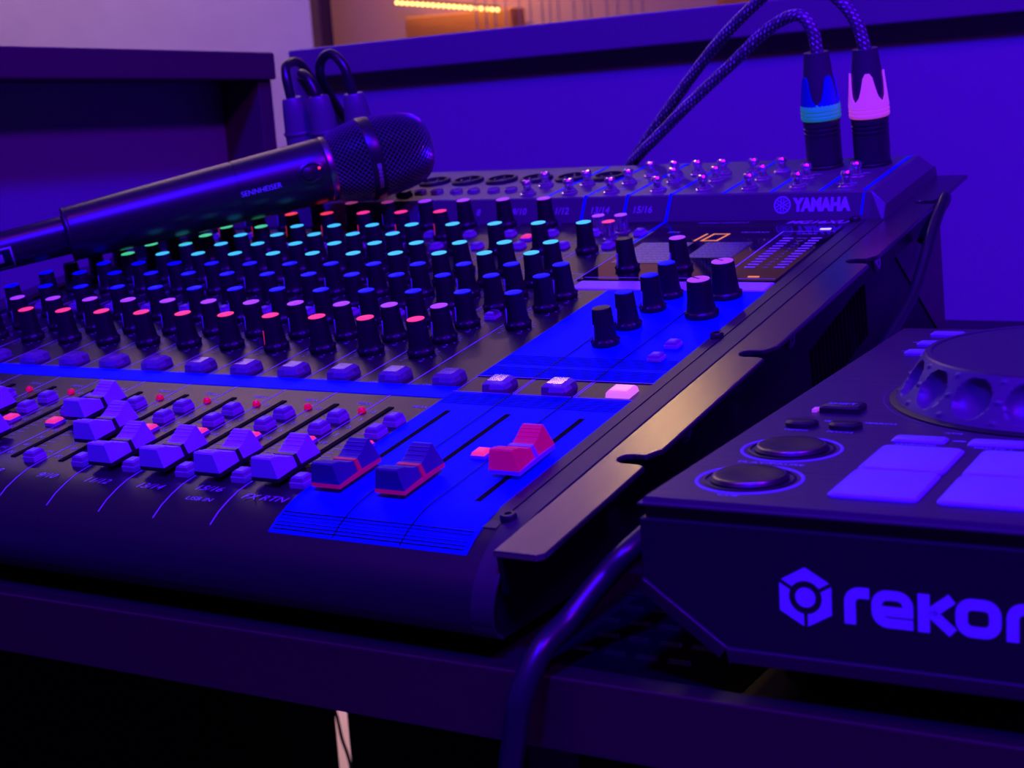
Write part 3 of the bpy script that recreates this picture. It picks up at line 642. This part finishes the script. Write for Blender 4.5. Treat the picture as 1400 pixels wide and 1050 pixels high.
# ------------------------------------------------------------------ XLR cables standing in the master outputs
RX = Matrix.Rotation(math.radians(8.5), 4, 'X')
def mw(x, y, z): return RX @ Vector((x * u, y * u, z * u)) + Vector((0, 0, 0.04985))
def xlr_cable(loc, path, ringmat, bootmat, label, turn):
    base = mw(*loc); root = tag(empty('audio_cable', base, (math.radians(8.5), 0, 0)), label, 'cable', 'braided cables in the master outputs')
    b = lambda mb, nm, mt, par=root, sm=35: mpart(mb, nm, mt, par, sm)
    b(MB().lathe([(0.355, 0.066), (0.365, 0.072), (0.368, 0.55), (0.36, 0.66), (0.372, 0.665), (0.372, 0.71), (0.36, 0.715), (0.36, 0.75), (0.372, 0.755), (0.372, 0.80), (0.36, 0.805), (0.36, 0.84), (0.374, 0.845), (0.376, 0.96), (0.36, 0.99)], 28), 'plug_shell', 'plugshell')
    ring = b(MB().lathe([(0.385, 0.97), (0.405, 1.0), (0.405, 1.05), (0.392, 1.055), (0.392, 1.085), (0.405, 1.09), (0.405, 1.13), (0.392, 1.135), (0.392, 1.165), (0.405, 1.17), (0.402, 1.25), (0.39, 1.30), (0.34, 1.30)], 28), 'color_ring', ringmat)
    n = 4
    for i in range(n):   # petals of the coloured boot
        pet = MB(); a0 = 2 * PI * i / n + turn; N = 10; K = 8; vs = []; fs = []
        for lay in (0.0, -0.03):
            for k in range(K + 1):
                t = k / K; z = 1.24 + 0.62 * t; half = (PI / n) * (1 - 0.70 * t ** 0.55 if t > 0.22 else 1 - 0.70 * 0.22 ** 0.55 * (t / 0.22) ** 2)
                if t > 0.93: half *= 0.55
                r = 0.398 - 0.055 * t + lay
                for j in range(N + 1):
                    a = a0 - half + 2 * half * j / N; vs.append((r * math.cos(a), r * math.sin(a), z))
        o_ = (K + 1) * (N + 1)
        for k in range(K):
            for j in range(N):
                q = k * (N + 1) + j; fs.append((q, q + 1, q + N + 2, q + N + 1)); fs.append((q + o_, q + N + 1 + o_, q + N + 2 + o_, q + 1 + o_))
        for k in range(K):
            q = k * (N + 1); fs.append((q, q + N + 1, q + N + 1 + o_, q + o_)); q += N; fs.append((q, q + o_, q + N + 1 + o_, q + N + 1))
        q = K * (N + 1)
        for j in range(N): fs.append((q + j, q + j + 1, q + j + 1 + o_, q + j + o_))
        b(pet.add(vs, fs), 'boot_petal', bootmat)
    b(MB().lathe([(0.34, 1.2), (0.335, 1.55), (0.29, 1.95), (0.255, 2.25), (0.25, 2.32), (0.16, 2.32)], 28), 'strain_relief', 'boot')
    pts = [mw(*p) for p in path]; inv = Matrix.Rotation(math.radians(-8.5), 4, 'X')
    pts = [inv @ (p - base) for p in pts]
    build(MB().tube(spline(pts, 16), 0.0034, 14, uvs=True), 'cord', 'braid', root, 60)
xlr_cable((14.10, 13.05, 0.50), [(14.11, 13.05, 2.5), (14.12, 13.05, 2.81), (14.05, 13.05, 3.28), (13.74, 13.12, 3.57), (13.03, 13.3, 3.32), (12.06, 13.5, 2.63), (11.03, 13.75, 1.91), (9.92, 14.05, 1.09), (9.24, 14.25, 0.58), (8.8, 14.45, 0.15), (8.6, 14.55, -0.5), (8.5, 14.6, -2.2)],
          'boot_teal', 'boot_blue', 'braided cable with blue boot on its plug, standing in the console', 0.95)
xlr_cable((15.08, 13.13, 0.49), [(15.09, 13.13, 2.5), (15.09, 13.13, 2.76), (14.93, 13.15, 3.34), (14.57, 13.2, 3.82), (13.73, 13.35, 4.42), (12.85, 13.5, 3.92), (11.63, 13.85, 3.03), (10.22, 14.35, 1.75), (9.17, 14.75, 0.74), (8.65, 15.0, 0.22), (8.2, 15.1, -0.5), (8.1, 15.2, -2.2)],
          'boot_pink', 'boot_pink', 'braided cable with pink boot on its plug, standing in the console', 0.35)
# three black plugs in the first inputs, behind the microphone
def black_plug(x, y, path, label, lean):
    base = mw(x, y, 0.5); root = tag(empty('input_cable', base, (math.radians(8.5), 0, 0)), label, 'cable', 'black cables in the first inputs')
    pp = MB().lathe([(0.355, 0.066), (0.365, 0.072), (0.37, 0.9), (0.36, 1.25), (0.30, 1.85), (0.255, 2.15), (0.22, 2.2), (0.13, 2.2)], 24)
    pp.v = [(a + lean * max(0, c) * 0.1, b_, c) for a, b_, c in pp.v]
    mpart(pp, 'plug', 'inputplug', root, 40)
    lr = MB()
    for zz in (0.75, 1.3):
        lr.lathe([(0.372, zz), (0.385, zz + 0.02), (0.385, zz + 0.06), (0.372, zz + 0.08)], 24, close=False)
    lr.v = [(a + lean * max(0, c) * 0.1, b_, c) for a, b_, c in lr.v]
    mpart(lr, 'grip_ring', 'inputplug', root, 40)
    pts = [mw(*p) for p in path]; inv = Matrix.Rotation(math.radians(-8.5), 4, 'X'); pts = [inv @ (p - base) for p in pts]
    build(MB().tube(spline(pts, 12), 0.0031, 12), 'cord', 'rubber', root, 60)
black_plug(1.00, 12.62, [(0.92, 12.6, 2.5), (0.90, 12.6, 2.75), (0.80, 12.7, 3.2), (0.66, 13.0, 3.45), (0.45, 13.8, 3.3), (0.3, 14.6, 2.2), (0.2, 15.2, 0.0), (0.2, 15.4, -2.5)],
           'black plug and cord nearest the end board of the booth', -0.35)
black_plug(1.78, 12.62, [(1.72, 12.6, 2.5), (1.66, 12.6, 2.8), (1.45, 12.7, 3.12), (1.05, 13.0, 3.2), (0.62, 13.9, 2.8), (0.5, 14.8, 1.6), (0.5, 15.4, -1.0), (0.5, 15.5, -2.5)],
           'black plug with low looping cord, middle of three behind the microphone', -0.25)
black_plug(2.80, 12.62, [(2.79, 12.6, 2.5), (2.76, 12.6, 2.85), (2.62, 12.65, 3.35), (2.25, 12.75, 3.64), (1.88, 12.8, 3.5), (1.66, 12.95, 3.05), (1.5, 13.6, 2.2), (1.35, 14.6, 1.0), (1.3, 15.5, -1.0), (1.3, 15.6, -2.5)],
           'black plug with tall looping cord, behind the microphone grille', -0.05)

# ------------------------------------------------------------------ wireless handheld microphone lying across the knobs
Bp = mw(0.28, 5.27, 1.26); Ap = mw(4.80, 10.51, 1.60)
zd = (Ap - Bp).normalized(); xd = (CAM - Bp); xd = (xd - zd * xd.dot(zd)).normalized(); yd = zd.cross(xd)
mic = tag(empty('handheld_microphone'), 'black wireless handheld microphone lying across the mixing console knobs', 'microphone')
mic.matrix_world = Matrix(((xd.x, yd.x, zd.x, Bp.x), (xd.y, yd.y, zd.y, Bp.y), (xd.z, yd.z, zd.z, Bp.z), (0, 0, 0, 1)))
mmL = lambda pr: [(r / 1000, z / 1000) for r, z in pr]
def mr(s): return (14.9 + (18.8 - 14.9) * min(1, max(0, s / 150.0)) ** 0.85) / 1000     # handle radius (s in mm)
build(MB().lathe(mmL([(14.6, 0.0), (14.9, 0.6)]) + [(mr(s), s / 1000) for s in (3, 15, 30, 50, 70, 90, 96)] + [(mr(96) - 0.0004, 0.0962), (mr(97) - 0.0004, 0.0970), (mr(97), 0.0972)] + [(mr(s), s / 1000) for s in (110, 125, 140, 147)] + mmL([(18.5, 149), (17.8, 150.5)]), 64), 'handle', 'mic', mic, 35)
build(MB().lathe(mmL([(9.0, -84), (10.2, -82), (10.4, -40), (10.8, -1), (12.5, 1.0), (13.8, 1.0)]), 40), 'antenna_section', 'mic', mic, 35)
build(MB().lathe(mmL([(14.8, -0.4), (15.3, 0.2), (15.3, 1.6), (14.9, 2.2)]), 48, close=False), 'end_rim', 'softblack', mic, 40)
build(MB().lathe(mmL([(18.0, 148.5), (18.9, 149.2), (19.0, 151.5), (18.4, 153)]), 48, close=False), 'collar', 'steel', mic, 40)
gp = [(19.0, 158), (20.6, 162), (22.2, 167), (23.4, 172), (24.2, 177), (24.6, 182), (24.6, 188), (24.4, 194), (24.0, 200), (23.3, 206), (22.3, 211), (20.5, 216), (18.0, 219.5), (14.5, 222), (10, 223.5), (5, 224.3), (1.0, 224.5)]
gp = [(r * 0.955, 152 + (z - 158) * 0.93) for r, z in gp]
build(MB().lathe([(r * 0.955 / 1000, z / 1000 - 0.0004) for r, z in gp], 40), 'foam_liner', 'foam', mic, 60)
# woven wire grille: diagonal lattice
def gr_at(t):
    L_ = [0]
    for a, b in zip(gp[:-1], gp[1:]): L_.append(L_[-1] + math.hypot(b[0] - a[0], b[1] - a[1]))
    d = t * L_[-1]
    for i in range(len(gp) - 1):
        if d <= L_[i + 1] or i == len(gp) - 2:
            f_ = (d - L_[i]) / (L_[i + 1] - L_[i]); return gp[i][0] + (gp[i + 1][0] - gp[i][0]) * f_, gp[i][1] + (gp[i + 1][1] - gp[i][1]) * f_
vs = []; fs = []; NR, NS = 50, 46
for k in range(NR + 1):
    r, z = gr_at(k / NR)
    for i in range(NS):
        a = 2 * PI * (i + 0.5 * (k % 2)) / NS; vs.append((r / 1000 * math.cos(a), r / 1000 * math.sin(a), z / 1000))
for k in range(NR - 1):
    for i in range(NS):
        if k % 2 == 0: fs.append((k * NS + i, (k + 1) * NS + i, (k + 2) * NS + i, (k + 1) * NS + (i - 1) % NS))
        else: fs.append((k * NS + i, (k + 1) * NS + (i + 1) % NS, (k + 2) * NS + i, (k + 1) * NS + i))
g = build(MB().add(vs, fs), 'grille', 'grille', mic)
wf_ = g.modifiers.new('wire', 'WIREFRAME'); wf_.thickness = 0.00085; wf_.use_even_offset = False
build(MB().lathe(mmL([(23.3, 172), (24.2, 172.6), (24.5, 174.2), (24.5, 178), (24.2, 179.6), (23.3, 180.2)]), 56, close=False), 'grille_ring', 'mic', mic, 40)
def on_mic(body, s0, phi0, size, width, rad, vertical=False, bold=0.0):
    """lettering wrapped round the microphone; reading direction along the axis, up towards -y"""
    vs, fs, w, h = text_geo(body, size, bold); k = width / w; out = []
    for x, y, _ in vs:
        a, b = x * k, y * k
        if vertical: a, b = b, -a
        s = s0 + a; rr = (rad(s * 1000) if callable(rad) else rad) + 0.00012; ph = phi0 - b / rr
        out.append((rr * math.cos(ph), rr * math.sin(ph), s))
    return MB().add(out, fs)
build(on_mic('SENNHEISER', 0.1085, 0.12, 0.01, 0.0235, mr, bold=0.0), 'maker_lettering', 'whiteprint', mic)
build(on_mic('SENNHEISER', 0.1762, 0.50, 0.01, 0.0165, 0.0245, True, 0.0004), 'ring_lettering', 'print', mic)
def patch(s0, s1, p0, p1, rad, lift, n=8):
    m_ = MB(); vs = []; fs = []
    for i in range(n + 1):
        for s in (s0, s1):
            rr = rad + lift; ph = p0 + (p1 - p0) * i / n; vs.append((rr * math.cos(ph), rr * math.sin(ph), s))
    for i in range(n): fs.append((2 * i, 2 * i + 1, 2 * i + 3, 2 * i + 2))
    return m_.add(vs, fs)
build(patch(-0.049, -0.0305, -0.15, 1.05, 0.0106, 0.0001), 'frequency_sticker', 'print', mic)
build(patch(-0.048, -0.0315, -0.05, 0.95, 0.0106, 0.0002), 'sticker_field', 'blueline', mic)
build(patch(-0.046, -0.036, 0.15, 0.62, 0.0106, 0.0003), 'sticker_mark', 'print', mic)
# mute switch in an oval bezel
sw = MB(); n = 28; vs = []; fs = []
for k, (rr, h) in enumerate(((8.0, 0.0), (8.0, 0.7), (6.6, 0.9), (6.0, 0.2), (0.1, 0.1))):
    for i in range(n):
        a = 2 * PI * i / n; s = 0.1385 + rr / 1000 * math.cos(a); ph = -0.02 + rr / 1000 * 0.78 * math.sin(a) / 0.019
        R_ = mr(s * 1000) + h / 1000 - 0.0001; vs.append((R_ * math.cos(ph), R_ * math.sin(ph), s))
for k in range(4):
    for i in range(n): fs.append((k * n + i, k * n + (i + 1) % n, (k + 1) * n + (i + 1) % n, (k + 1) * n + i))
build(sw.add(vs, fs), 'switch_bezel', 'mic', mic, 40)
kn = MB().lathe(mmL([(3.6, 0), (3.6, 0.8), (2.6, 1.3), (0.2, 1.4)]), 20); rr0 = mr(137)
kn.v = [(rr0 + z, y, 0.1365 + x) for x, y, z in kn.v]; build(kn, 'mute_switch', 'softblack', mic, 40)
kn = MB().lathe(mmL([(0.9, 0), (0.8, 0.9), (0.2, 1.1)]), 10); kn.v = [(rr0 + z, y - 0.0018, 0.1432 + x) for x, y, z in kn.v]; build(kn, 'status_lamp', 'cap_red', mic, 60)

# ------------------------------------------------------------------ DJ controller
ddj = tag(empty('dj_controller', (0.4746, -0.1058, 0.0), (0, 0, math.radians(2.0))), 'black DJ controller with jog wheel and pale square pads beside the mixer', 'dj controller')
def mmv(mb): mb.v = [(x / 1000, y / 1000, z / 1000) for x, y, z in mb.v]; return mb
def dp(mb, name, mat, parent=ddj, smooth=None, bevel=0.0): return build(mmv(mb), name, mat, parent, smooth, bevel=bevel)
DW, DD_ = 482, 274
# lower body: chamfered at the lower corners, recessed under the top plate
fp = [(0.2, 50.2), (0.2, 33), (3.6, 30.2), (24.8, 15.3), (30, 14.6), (DW - 30, 14.6), (DW - 24.8, 15.3), (DW - 3.6, 30.2), (DW - 0.2, 33), (DW - 0.2, 50.2)]
n = len(fp)
m = MB().add([(x, 0.4, z) for x, z in fp] + [(x, DD_ - 2, z) for x, z in fp], [tuple(range(n)), tuple(reversed(range(n, 2 * n)))] + [(i, i + n, (i + 1) % n + n, (i + 1) % n) for i in range(n)])
dp(m, 'body', 'ddj_body', bevel=0.0006)
dp(MB().box(1.8, DW - 1.8, 1.6, DD_ - 2, 49.8, 54.2), 'shadow_gap', 'ddj_body')
m = MB()
for (xa, za), (xb, zb) in (((0.6, 33.2), (24.6, 15.6)), ((24.6, 15.6), (DW - 24.6, 15.6)), ((DW - 24.6, 15.6), (DW - 0.6, 33.2))):
    dx, dz_ = xb - xa, zb - za; L_ = math.hypot(dx, dz_); nx, nz = dz_ / L_, -dx / L_
    w = 5.0
    m.add([(xa, -0.4, za), (xb, -0.4, zb), (xb + nx * w, 1.5, zb + nz * w), (xa + nx * w, 1.5, za + nz * w), (xa, 20, za), (xb, 20, zb), (xb + nx * w, 20, zb + nz * w), (xa + nx * w, 20, za + nz * w)],
          [(0, 1, 2, 3)[::-1], (4, 5, 6, 7), (0, 1, 5, 4), (2, 3, 7, 6), (0, 3, 7, 4), (1, 2, 6, 5)])
dp(m, 'lower_bezel', 'ddj_edge', bevel=0.0004)
for x in (40, DW - 40):
    for y in (30, 240): dp(MB().lathe([(9, 0.1), (10, 2), (10, 15.5)], 20, x, y), 'foot', 'softblack', smooth=40)
dp(MB().box(0, DW, 0, DD_, 53.8, 54.6), 'top_frame', 'ddj_edge', bevel=0.0003)
dp(MB().box(1.0, DW - 1.0, 1.2, DD_ - 1.0, 54.6, 56.0, 0.7, 0.7), 'top_plate', 'ddj_top')
# front lettering: stroked, rounded square letters
def stroke(m_, pts, w, y=-0.0, close=False):
    P = [Vector((a, b)) for a, b in pts]; n_ = len(P); L_, R_ = [], []
    for i in range(n_):
        if close: a, b = P[(i - 1) % n_], P[(i + 1) % n_]
        else: a, b = P[max(0, i - 1)], P[min(n_ - 1, i + 1)]
        d1 = (P[i] - a).normalized() if (P[i] - a).length > 1e-9 else (b - P[i]).normalized()
        d2 = (b - P[i]).normalized() if (b - P[i]).length > 1e-9 else d1
        t = (d1 + d2).normalized(); nn = Vector((-t.y, t.x)); k = w / 2 / max(0.5, nn.dot(Vector((-d1.y, d1.x))))
        L_.append(P[i] + nn * k); R_.append(P[i] - nn * k)
    vs_ = [(p.x, y, p.y) for p in L_] + [(p.x, y, p.y) for p in R_]
    fs_ = [(i, (i + 1) % n_, (i + 1) % n_ + n_, i + n_) for i in range(n_ if close else n_ - 1)]
    m_.add(vs_, [f[::-1] for f in fs_])
def arc(cx, cy, r, a0, a1, n_=5): return [(cx + r * math.cos(math.radians(a0 + (a1 - a0) * i / n_)), cy + r * math.sin(math.radians(a0 + (a1 - a0) * i / n_))) for i in range(n_ + 1)]
def rrect(x, z, w, h, r): return arc(x + w - r, z + h - r, r, 0, 90) + arc(x + r, z + h - r, r, 90, 180) + arc(x + r, z + r, r, 180, 270) + arc(x + w - r, z + r, r, 270, 360)
m = MB(); zb, H_, sw_ = 26.3, 10.2, 3.0; FYF = 0.25
def glyph_r(x): stroke(m, [(x + 1.5, zb), (x + 1.5, zb + H_ - 4.6)] + arc(x + 4.2, zb + H_ - 4.2, 2.7, 180, 90) + [(x + 6.6, zb + H_ - 1.5)], sw_, FYF)
def glyph_o(x, w=11.2): stroke(m, rrect(x + 1.5, zb + 1.5, w - 3, H_ - 3, 2.6), sw_, FYF, True)
def glyph_e(x, w=11.0): stroke(m, [(x + w - 0.2, zb + 1.4)] + arc(x + 4.3, zb + 4.2, 2.8, 270, 180) + arc(x + 4.3, zb + H_ - 4.2, 2.8, 180, 90) + arc(x + w - 4.3, zb + H_ - 4.2, 2.8, 90, 0) + [(x + w - 1.5, zb + 4.5), (x + 2.8, zb + 4.5)], 2.7, FYF)
def glyph_k(x):
    stroke(m, [(x + 1.5, zb), (x + 1.5, zb + H_)], sw_, FYF); stroke(m, [(x + 8.6, zb + H_ - 0.6), (x + 3.4, zb + 5.4)], 2.8, FYF); stroke(m, [(x + 3.4, zb + 5.4), (x + 8.8, zb + 0.6)], 2.8, FYF)
glyph_r(57.4); glyph_e(64.4); glyph_k(76.4); glyph_o(85.8); glyph_r(98.2)
for gx in (105.3, 117.6): glyph_o(gx)
stroke(m, [(105.3 + 9.7, zb), (105.3 + 9.7, zb + 14.5)], sw_, FYF); stroke(m, [(117.6 + 1.5, zb), (117.6 + 1.5, zb + 14.5)], sw_, FYF)
glyph_o(129.9); stroke(m, [(142, zb + 0.5), (150, zb + H_ - 0.5)], 2.8, FYF); stroke(m, [(142, zb + H_ - 0.5), (150, zb + 0.5)], 2.8, FYF)
dp(m, 'front_lettering', 'whiteprint')
m = MB(); lx, lz, LR = 47.0, 32.2, 8.3
for c0 in (90, 210, 330):
    vs = []; fs = []; N = 24
    for i in range(N + 1):
        for rr, inner in ((4.55, True), (None, False)):
            th = c0 - 60 + 120 * i / N
            if rr is None:
                q = ((th + 30) % 60) - 30; rr = LR * math.cos(math.radians(30)) / math.cos(math.radians(q))
            gap = math.degrees(math.asin(0.55 / rr)); lo, hi = c0 - 60 + gap, c0 + 60 - gap; th2 = lo + (hi - lo) * i / N
            if not inner:
                q = ((th2 + 30) % 60) - 30; rr = LR * math.cos(math.radians(30)) / math.cos(math.radians(q))
            vs.append((lx + rr * math.cos(math.radians(th2)) * 0.98, FYF, lz + rr * math.sin(math.radians(th2))))
    for i in range(N): fs.append((2 * i, 2 * i + 1, 2 * i + 3, 2 * i + 2)[::-1])
    m.add(vs, fs)
m.add([(lx + 2.75 * math.cos(2 * PI * i / 24), FYF, lz + 2.75 * math.sin(2 * PI * i / 24)) for i in range(24)], [tuple(range(24))])
dp(m, 'front_emblem', 'whiteprint')
# pads and buttons
def rr_poly(x0, x1, y0, y1, r, n_=4):
    out = []
    for cx, cy, a in ((x1 - r, y1 - r, 0), (x0 + r, y1 - r, 90), (x0 + r, y0 + r, 180), (x1 - r, y0 + r, 270)):
        out += [(cx + r * math.cos(math.radians(a + 90 * i / n_)), cy + r * math.sin(math.radians(a + 90 * i / n_))) for i in range(n_ + 1)]
    return out
def soft_pad(w, d, h, r, mat, name):
    m_ = MB(); a = rr_poly(-w / 2, w / 2, -d / 2, d / 2, r); b = rr_poly(-w / 2 + 0.7, w / 2 - 0.7, -d / 2 + 0.7, d / 2 - 0.7, r); n_ = len(a)
    m_.add([(x, y, 0) for x, y in a] + [(x, y, h - 0.6) for x, y in a] + [(x, y, h) for x, y in b],
           [(i, (i + 1) % n_, (i + 1) % n_ + n_, i + n_) for i in range(n_)] + [(i + n_, (i + 1) % n_ + n_, (i + 1) % n_ + 2 * n_, i + 2 * n_) for i in range(n_)] + [tuple(range(2 * n_, 3 * n_))])
    return mmv(m_).mesh(name, mat, 35)
padm = soft_pad(24.2, 27.6, 1.3, 2.2, 'pad', 'performance_pad'); modem = soft_pad(16.2, 7.2, 1.2, 1.2, 'ddj_btn', 'mode_button'); cutm = soft_pad(13.2, 7, 1.8, 1, 'ddj_btn', 'loop_button')
for c in range(8):
    off = 0 if c < 4 else 222
    for r in range(2):
        put('performance_pad', padm, ddj, ((61.0 + 28.9 * (c % 4) + off) / 1000, (27.2 + 28.4 * r) / 1000, 0.0558))
    put('mode_button', modem, ddj, ((57.3 + 22.6 * (c % 4) + off) / 1000, 0.0792, 0.0558))
for off in (0, 240):
    for y in (255.5, 234, 215): put('loop_button', cutm, ddj, ((24 + off) / 1000, y / 1000, 0.0558))
def round_button(x, y, name):
    o = dp(MB().lathe([(13.3, 55.6), (13.0, 56.3), (12.4, 56.5), (12.2, 55.9)], 40, x, y, close=True), name + '_well', 'ddj_body', smooth=40); o.name = 'round_button'
    dp(MB().lathe([(11.2, 55.5), (11.2, 56.7), (10.2, 57.6), (9.2, 57.8), (6, 57.4), (0.1, 57.2)], 40, x, y), 'dome', 'ddj_body', o, 25)
    dp(MB().lathe([(14.4, 56.02), (14.6, 56.2), (15.1, 56.2), (15.3, 56.02)], 48, x, y, close=False), 'light_ring', 'pad', o, 40)
    dp(MB().lathe([(10.4, 57.5), (10.3, 57.65), (9.9, 57.8), (9.7, 57.8)], 40, x, y, close=False), 'metal_edge', 'steel', o, 40)
for off in (0, 240):
    round_button(23.3 + off, 25.4, 'cue'); round_button(23.6 + off, 60.8, 'play')
ovm = soft_pad(10.4, 8.4, 2.2, 3.8, 'softblack', 'search_button'); shm = soft_pad(13.6, 9.5, 2.6, 0.8, 'softblack', 'shift_button')
for off in (0, 240):
    for x in (16.8, 31.0): put('search_button', ovm, ddj, ((x + off) / 1000, 0.0910, 0.0558))
    put('shift_button', shm, ddj, ((23.2 + off) / 1000, 0.1140, 0.0558))
m = MB()
for tx, x, y, w in (('PLAY/PAUSE', 23.4, 43.2, 20), ('TRACK', 14.5, 98.6, 8.5), ('SEARCH', 26.5, 98.6, 9.5), ('SEARCH', 40.0, 98.4, 10), ('CUE', 23.4, 8.4, 6), ('HOT CUE', 57.3, 84.6, 13), ('BEAT LOOP', 79.9, 84.6, 13), ('KEYBOARD', 57.3, 74.3, 12), ('PAD FX 2', 79.9, 74.3, 11), ('ADJ', 64.5, 90.2, 5.5), ('PITCH', 31.0, 84.6, 8), ('TEMPO', 16.8, 84.6, 8), ('IN', 16, 220.5, 3), ('OUT', 16, 239.8, 4.5), ('4 BEAT', 20, 261.5, 9)):
    add_text(m, tx, x, y, 56.12, 2.4, width=w, height=1.7)
add_text(m, 'SHIFT', 23.2, 114, 58.5, 3, width=9.5, height=2.6)
m.add([(57.4, 101.0, 56.12), (71.8, 93.8, 56.12), (71.8, 94.6, 56.12), (57.4, 101.7, 56.12)], [(0, 1, 2, 3)])
m.add([(66.5, 80.7, 56.12), (70.6, 80.7, 56.12), (70.6, 81.4, 56.12), (66.5, 81.4, 56.12)], [(0, 1, 2, 3)])
dp(m, 'top_print', 'whiteprint')
dp(MB().box(13.8, 15.4, 110.2, 114, 55.9, 57.0), 'shift_lamp', 'cap_white')
# jog wheels with thumb dimples in the flared side
def jog(cx, cy):
    j = empty('jog_wheel'); j.parent = ddj; j.location = (cx / 1000, cy / 1000, 0.056)
    NA, NZ = 420, 36; nd = 18; r0, r1, h0, h1 = 58.8, 49.5, 1.2, 15.6
    vs = []; fs = []
    for k in range(NZ + 1):
        t = k / NZ
        for i in range(NA):
            a = 2 * PI * i / NA; r = r0 + (r1 - r0) * t; z = h0 + (h1 - h0) * t
            c = round((a - 0.0524) / (2 * PI / nd)) * 2 * PI / nd + 0.0524; dx = (a - c) * 54; dz_ = (t - 0.52) * 17
            q = (dx * dx + dz_ * dz_) / 6.7 ** 2
            depth = 4.0 * math.sqrt(max(0, 1 - q)) if q < 1 else 0
            for b_ in ((0.5, 0.10), (0.5, 0.50), (0.5, 0.90)):
                c2 = (math.floor((a - 0.0524) / (2 * PI / nd)) + 0.5) * 2 * PI / nd + 0.0524; ex = (a - c2) * 54; ez = (t - b_[1]) * 17
                if ex * ex + ez * ez < 0.7: depth = -0.75 * (1 - (ex * ex + ez * ez) / 0.7)
            r -= depth * 0.86; z -= depth * 0.5
            vs.append((r * math.cos(a), r * math.sin(a), z))
    for k in range(NZ):
        for i in range(NA): fs.append((k * NA + i, k * NA + (i + 1) % NA, (k + 1) * NA + (i + 1) % NA, (k + 1) * NA + i))
    w = dp(MB().add(vs, fs), 'wheel_side', 'jog', j, 50)
    dp(MB().lathe([(r1, h1), (r1 - 0.6, h1 + 0.5), (r1 - 2.2, h1 + 0.6), (r1 - 2.8, h1 + 0.1), (0.1, h1 + 0.1)], 96), 'wheel_top', 'jogtop', j, 30)
    dp(MB().lathe([(61, 0.0), (61, 0.5), (58.5, 1.3), (54, 1.3)], 96, close=False), 'wheel_base', 'ddj_body', j, 40)
    dp(MB().lathe([(63.2, 0.0), (63.2, 0.12), (62.6, 0.12)], 96, close=False), 'plate_ring', 'jog', j)
jog(92, 150); jog(390, 150)
# mixer section in the middle of the controller: knobs and faders (out of frame to the right)
km = mmv(MB().lathe([(7, 0), (7, 2), (5.4, 3), (5, 14), (4.2, 15)], 20)).mesh('mixer_knob', 'softblack', 35)
for x in (222, 260):
    for y in (240, 215, 190, 165, 140): put('mixer_knob', km, ddj, (x / 1000, y / 1000, 0.056))
for x in (222, 260):
    dp(MB().box(x - 1.5, x + 1.5, 60, 120, 55.9, 56.2), 'channel_fader_slot', 'slot'); dp(MB().box(x - 6, x + 6, 84, 96, 57, 66, 1.5, 3), 'channel_fader_cap', 'softblack')

# ------------------------------------------------------------------ loose cables
tag(build(MB().tube(spline([(0.452, 0.11, 0.012), (0.457, 0.02, 0.026), (0.459, -0.045, 0.034), (0.4565, -0.074, 0.0305), (0.4505, -0.0845, 0.0225), (0.4455, -0.097, 0.0135), (0.4427, -0.1095, 0.0080), (0.4403, -0.1178, -0.0030), (0.4386, -0.1200, -0.0150), (0.4365, -0.1208, -0.0285), (0.434, -0.1208, -0.06), (0.43, -0.119, -0.2), (0.43, -0.10, -0.6)], 14), 0.0038, 16), 'power_cable', 'rubber', smooth=60),
    'thick black cable drooping over the front edge of the desk', 'cable')
tag(build(MB().tube(spline([(0.4306, 0.318, 0.074), (0.4350, 0.317, 0.083), (0.4440, 0.311, 0.0945), (0.4487, 0.297, 0.0990), (0.450, 0.278, 0.0915), (0.4505, 0.261, 0.0805), (0.4505, 0.248, 0.0695), (0.4505, 0.229, 0.0570), (0.4505, 0.188, 0.0430), (0.4505, 0.15, 0.028), (0.4505, 0.12, 0.012), (0.450, 0.09, 0.0045)], 12), 0.0028, 12), 'power_lead', 'rubber', smooth=60),
    'thin dark lead hanging off the rear corner of the mixing console', 'cable')
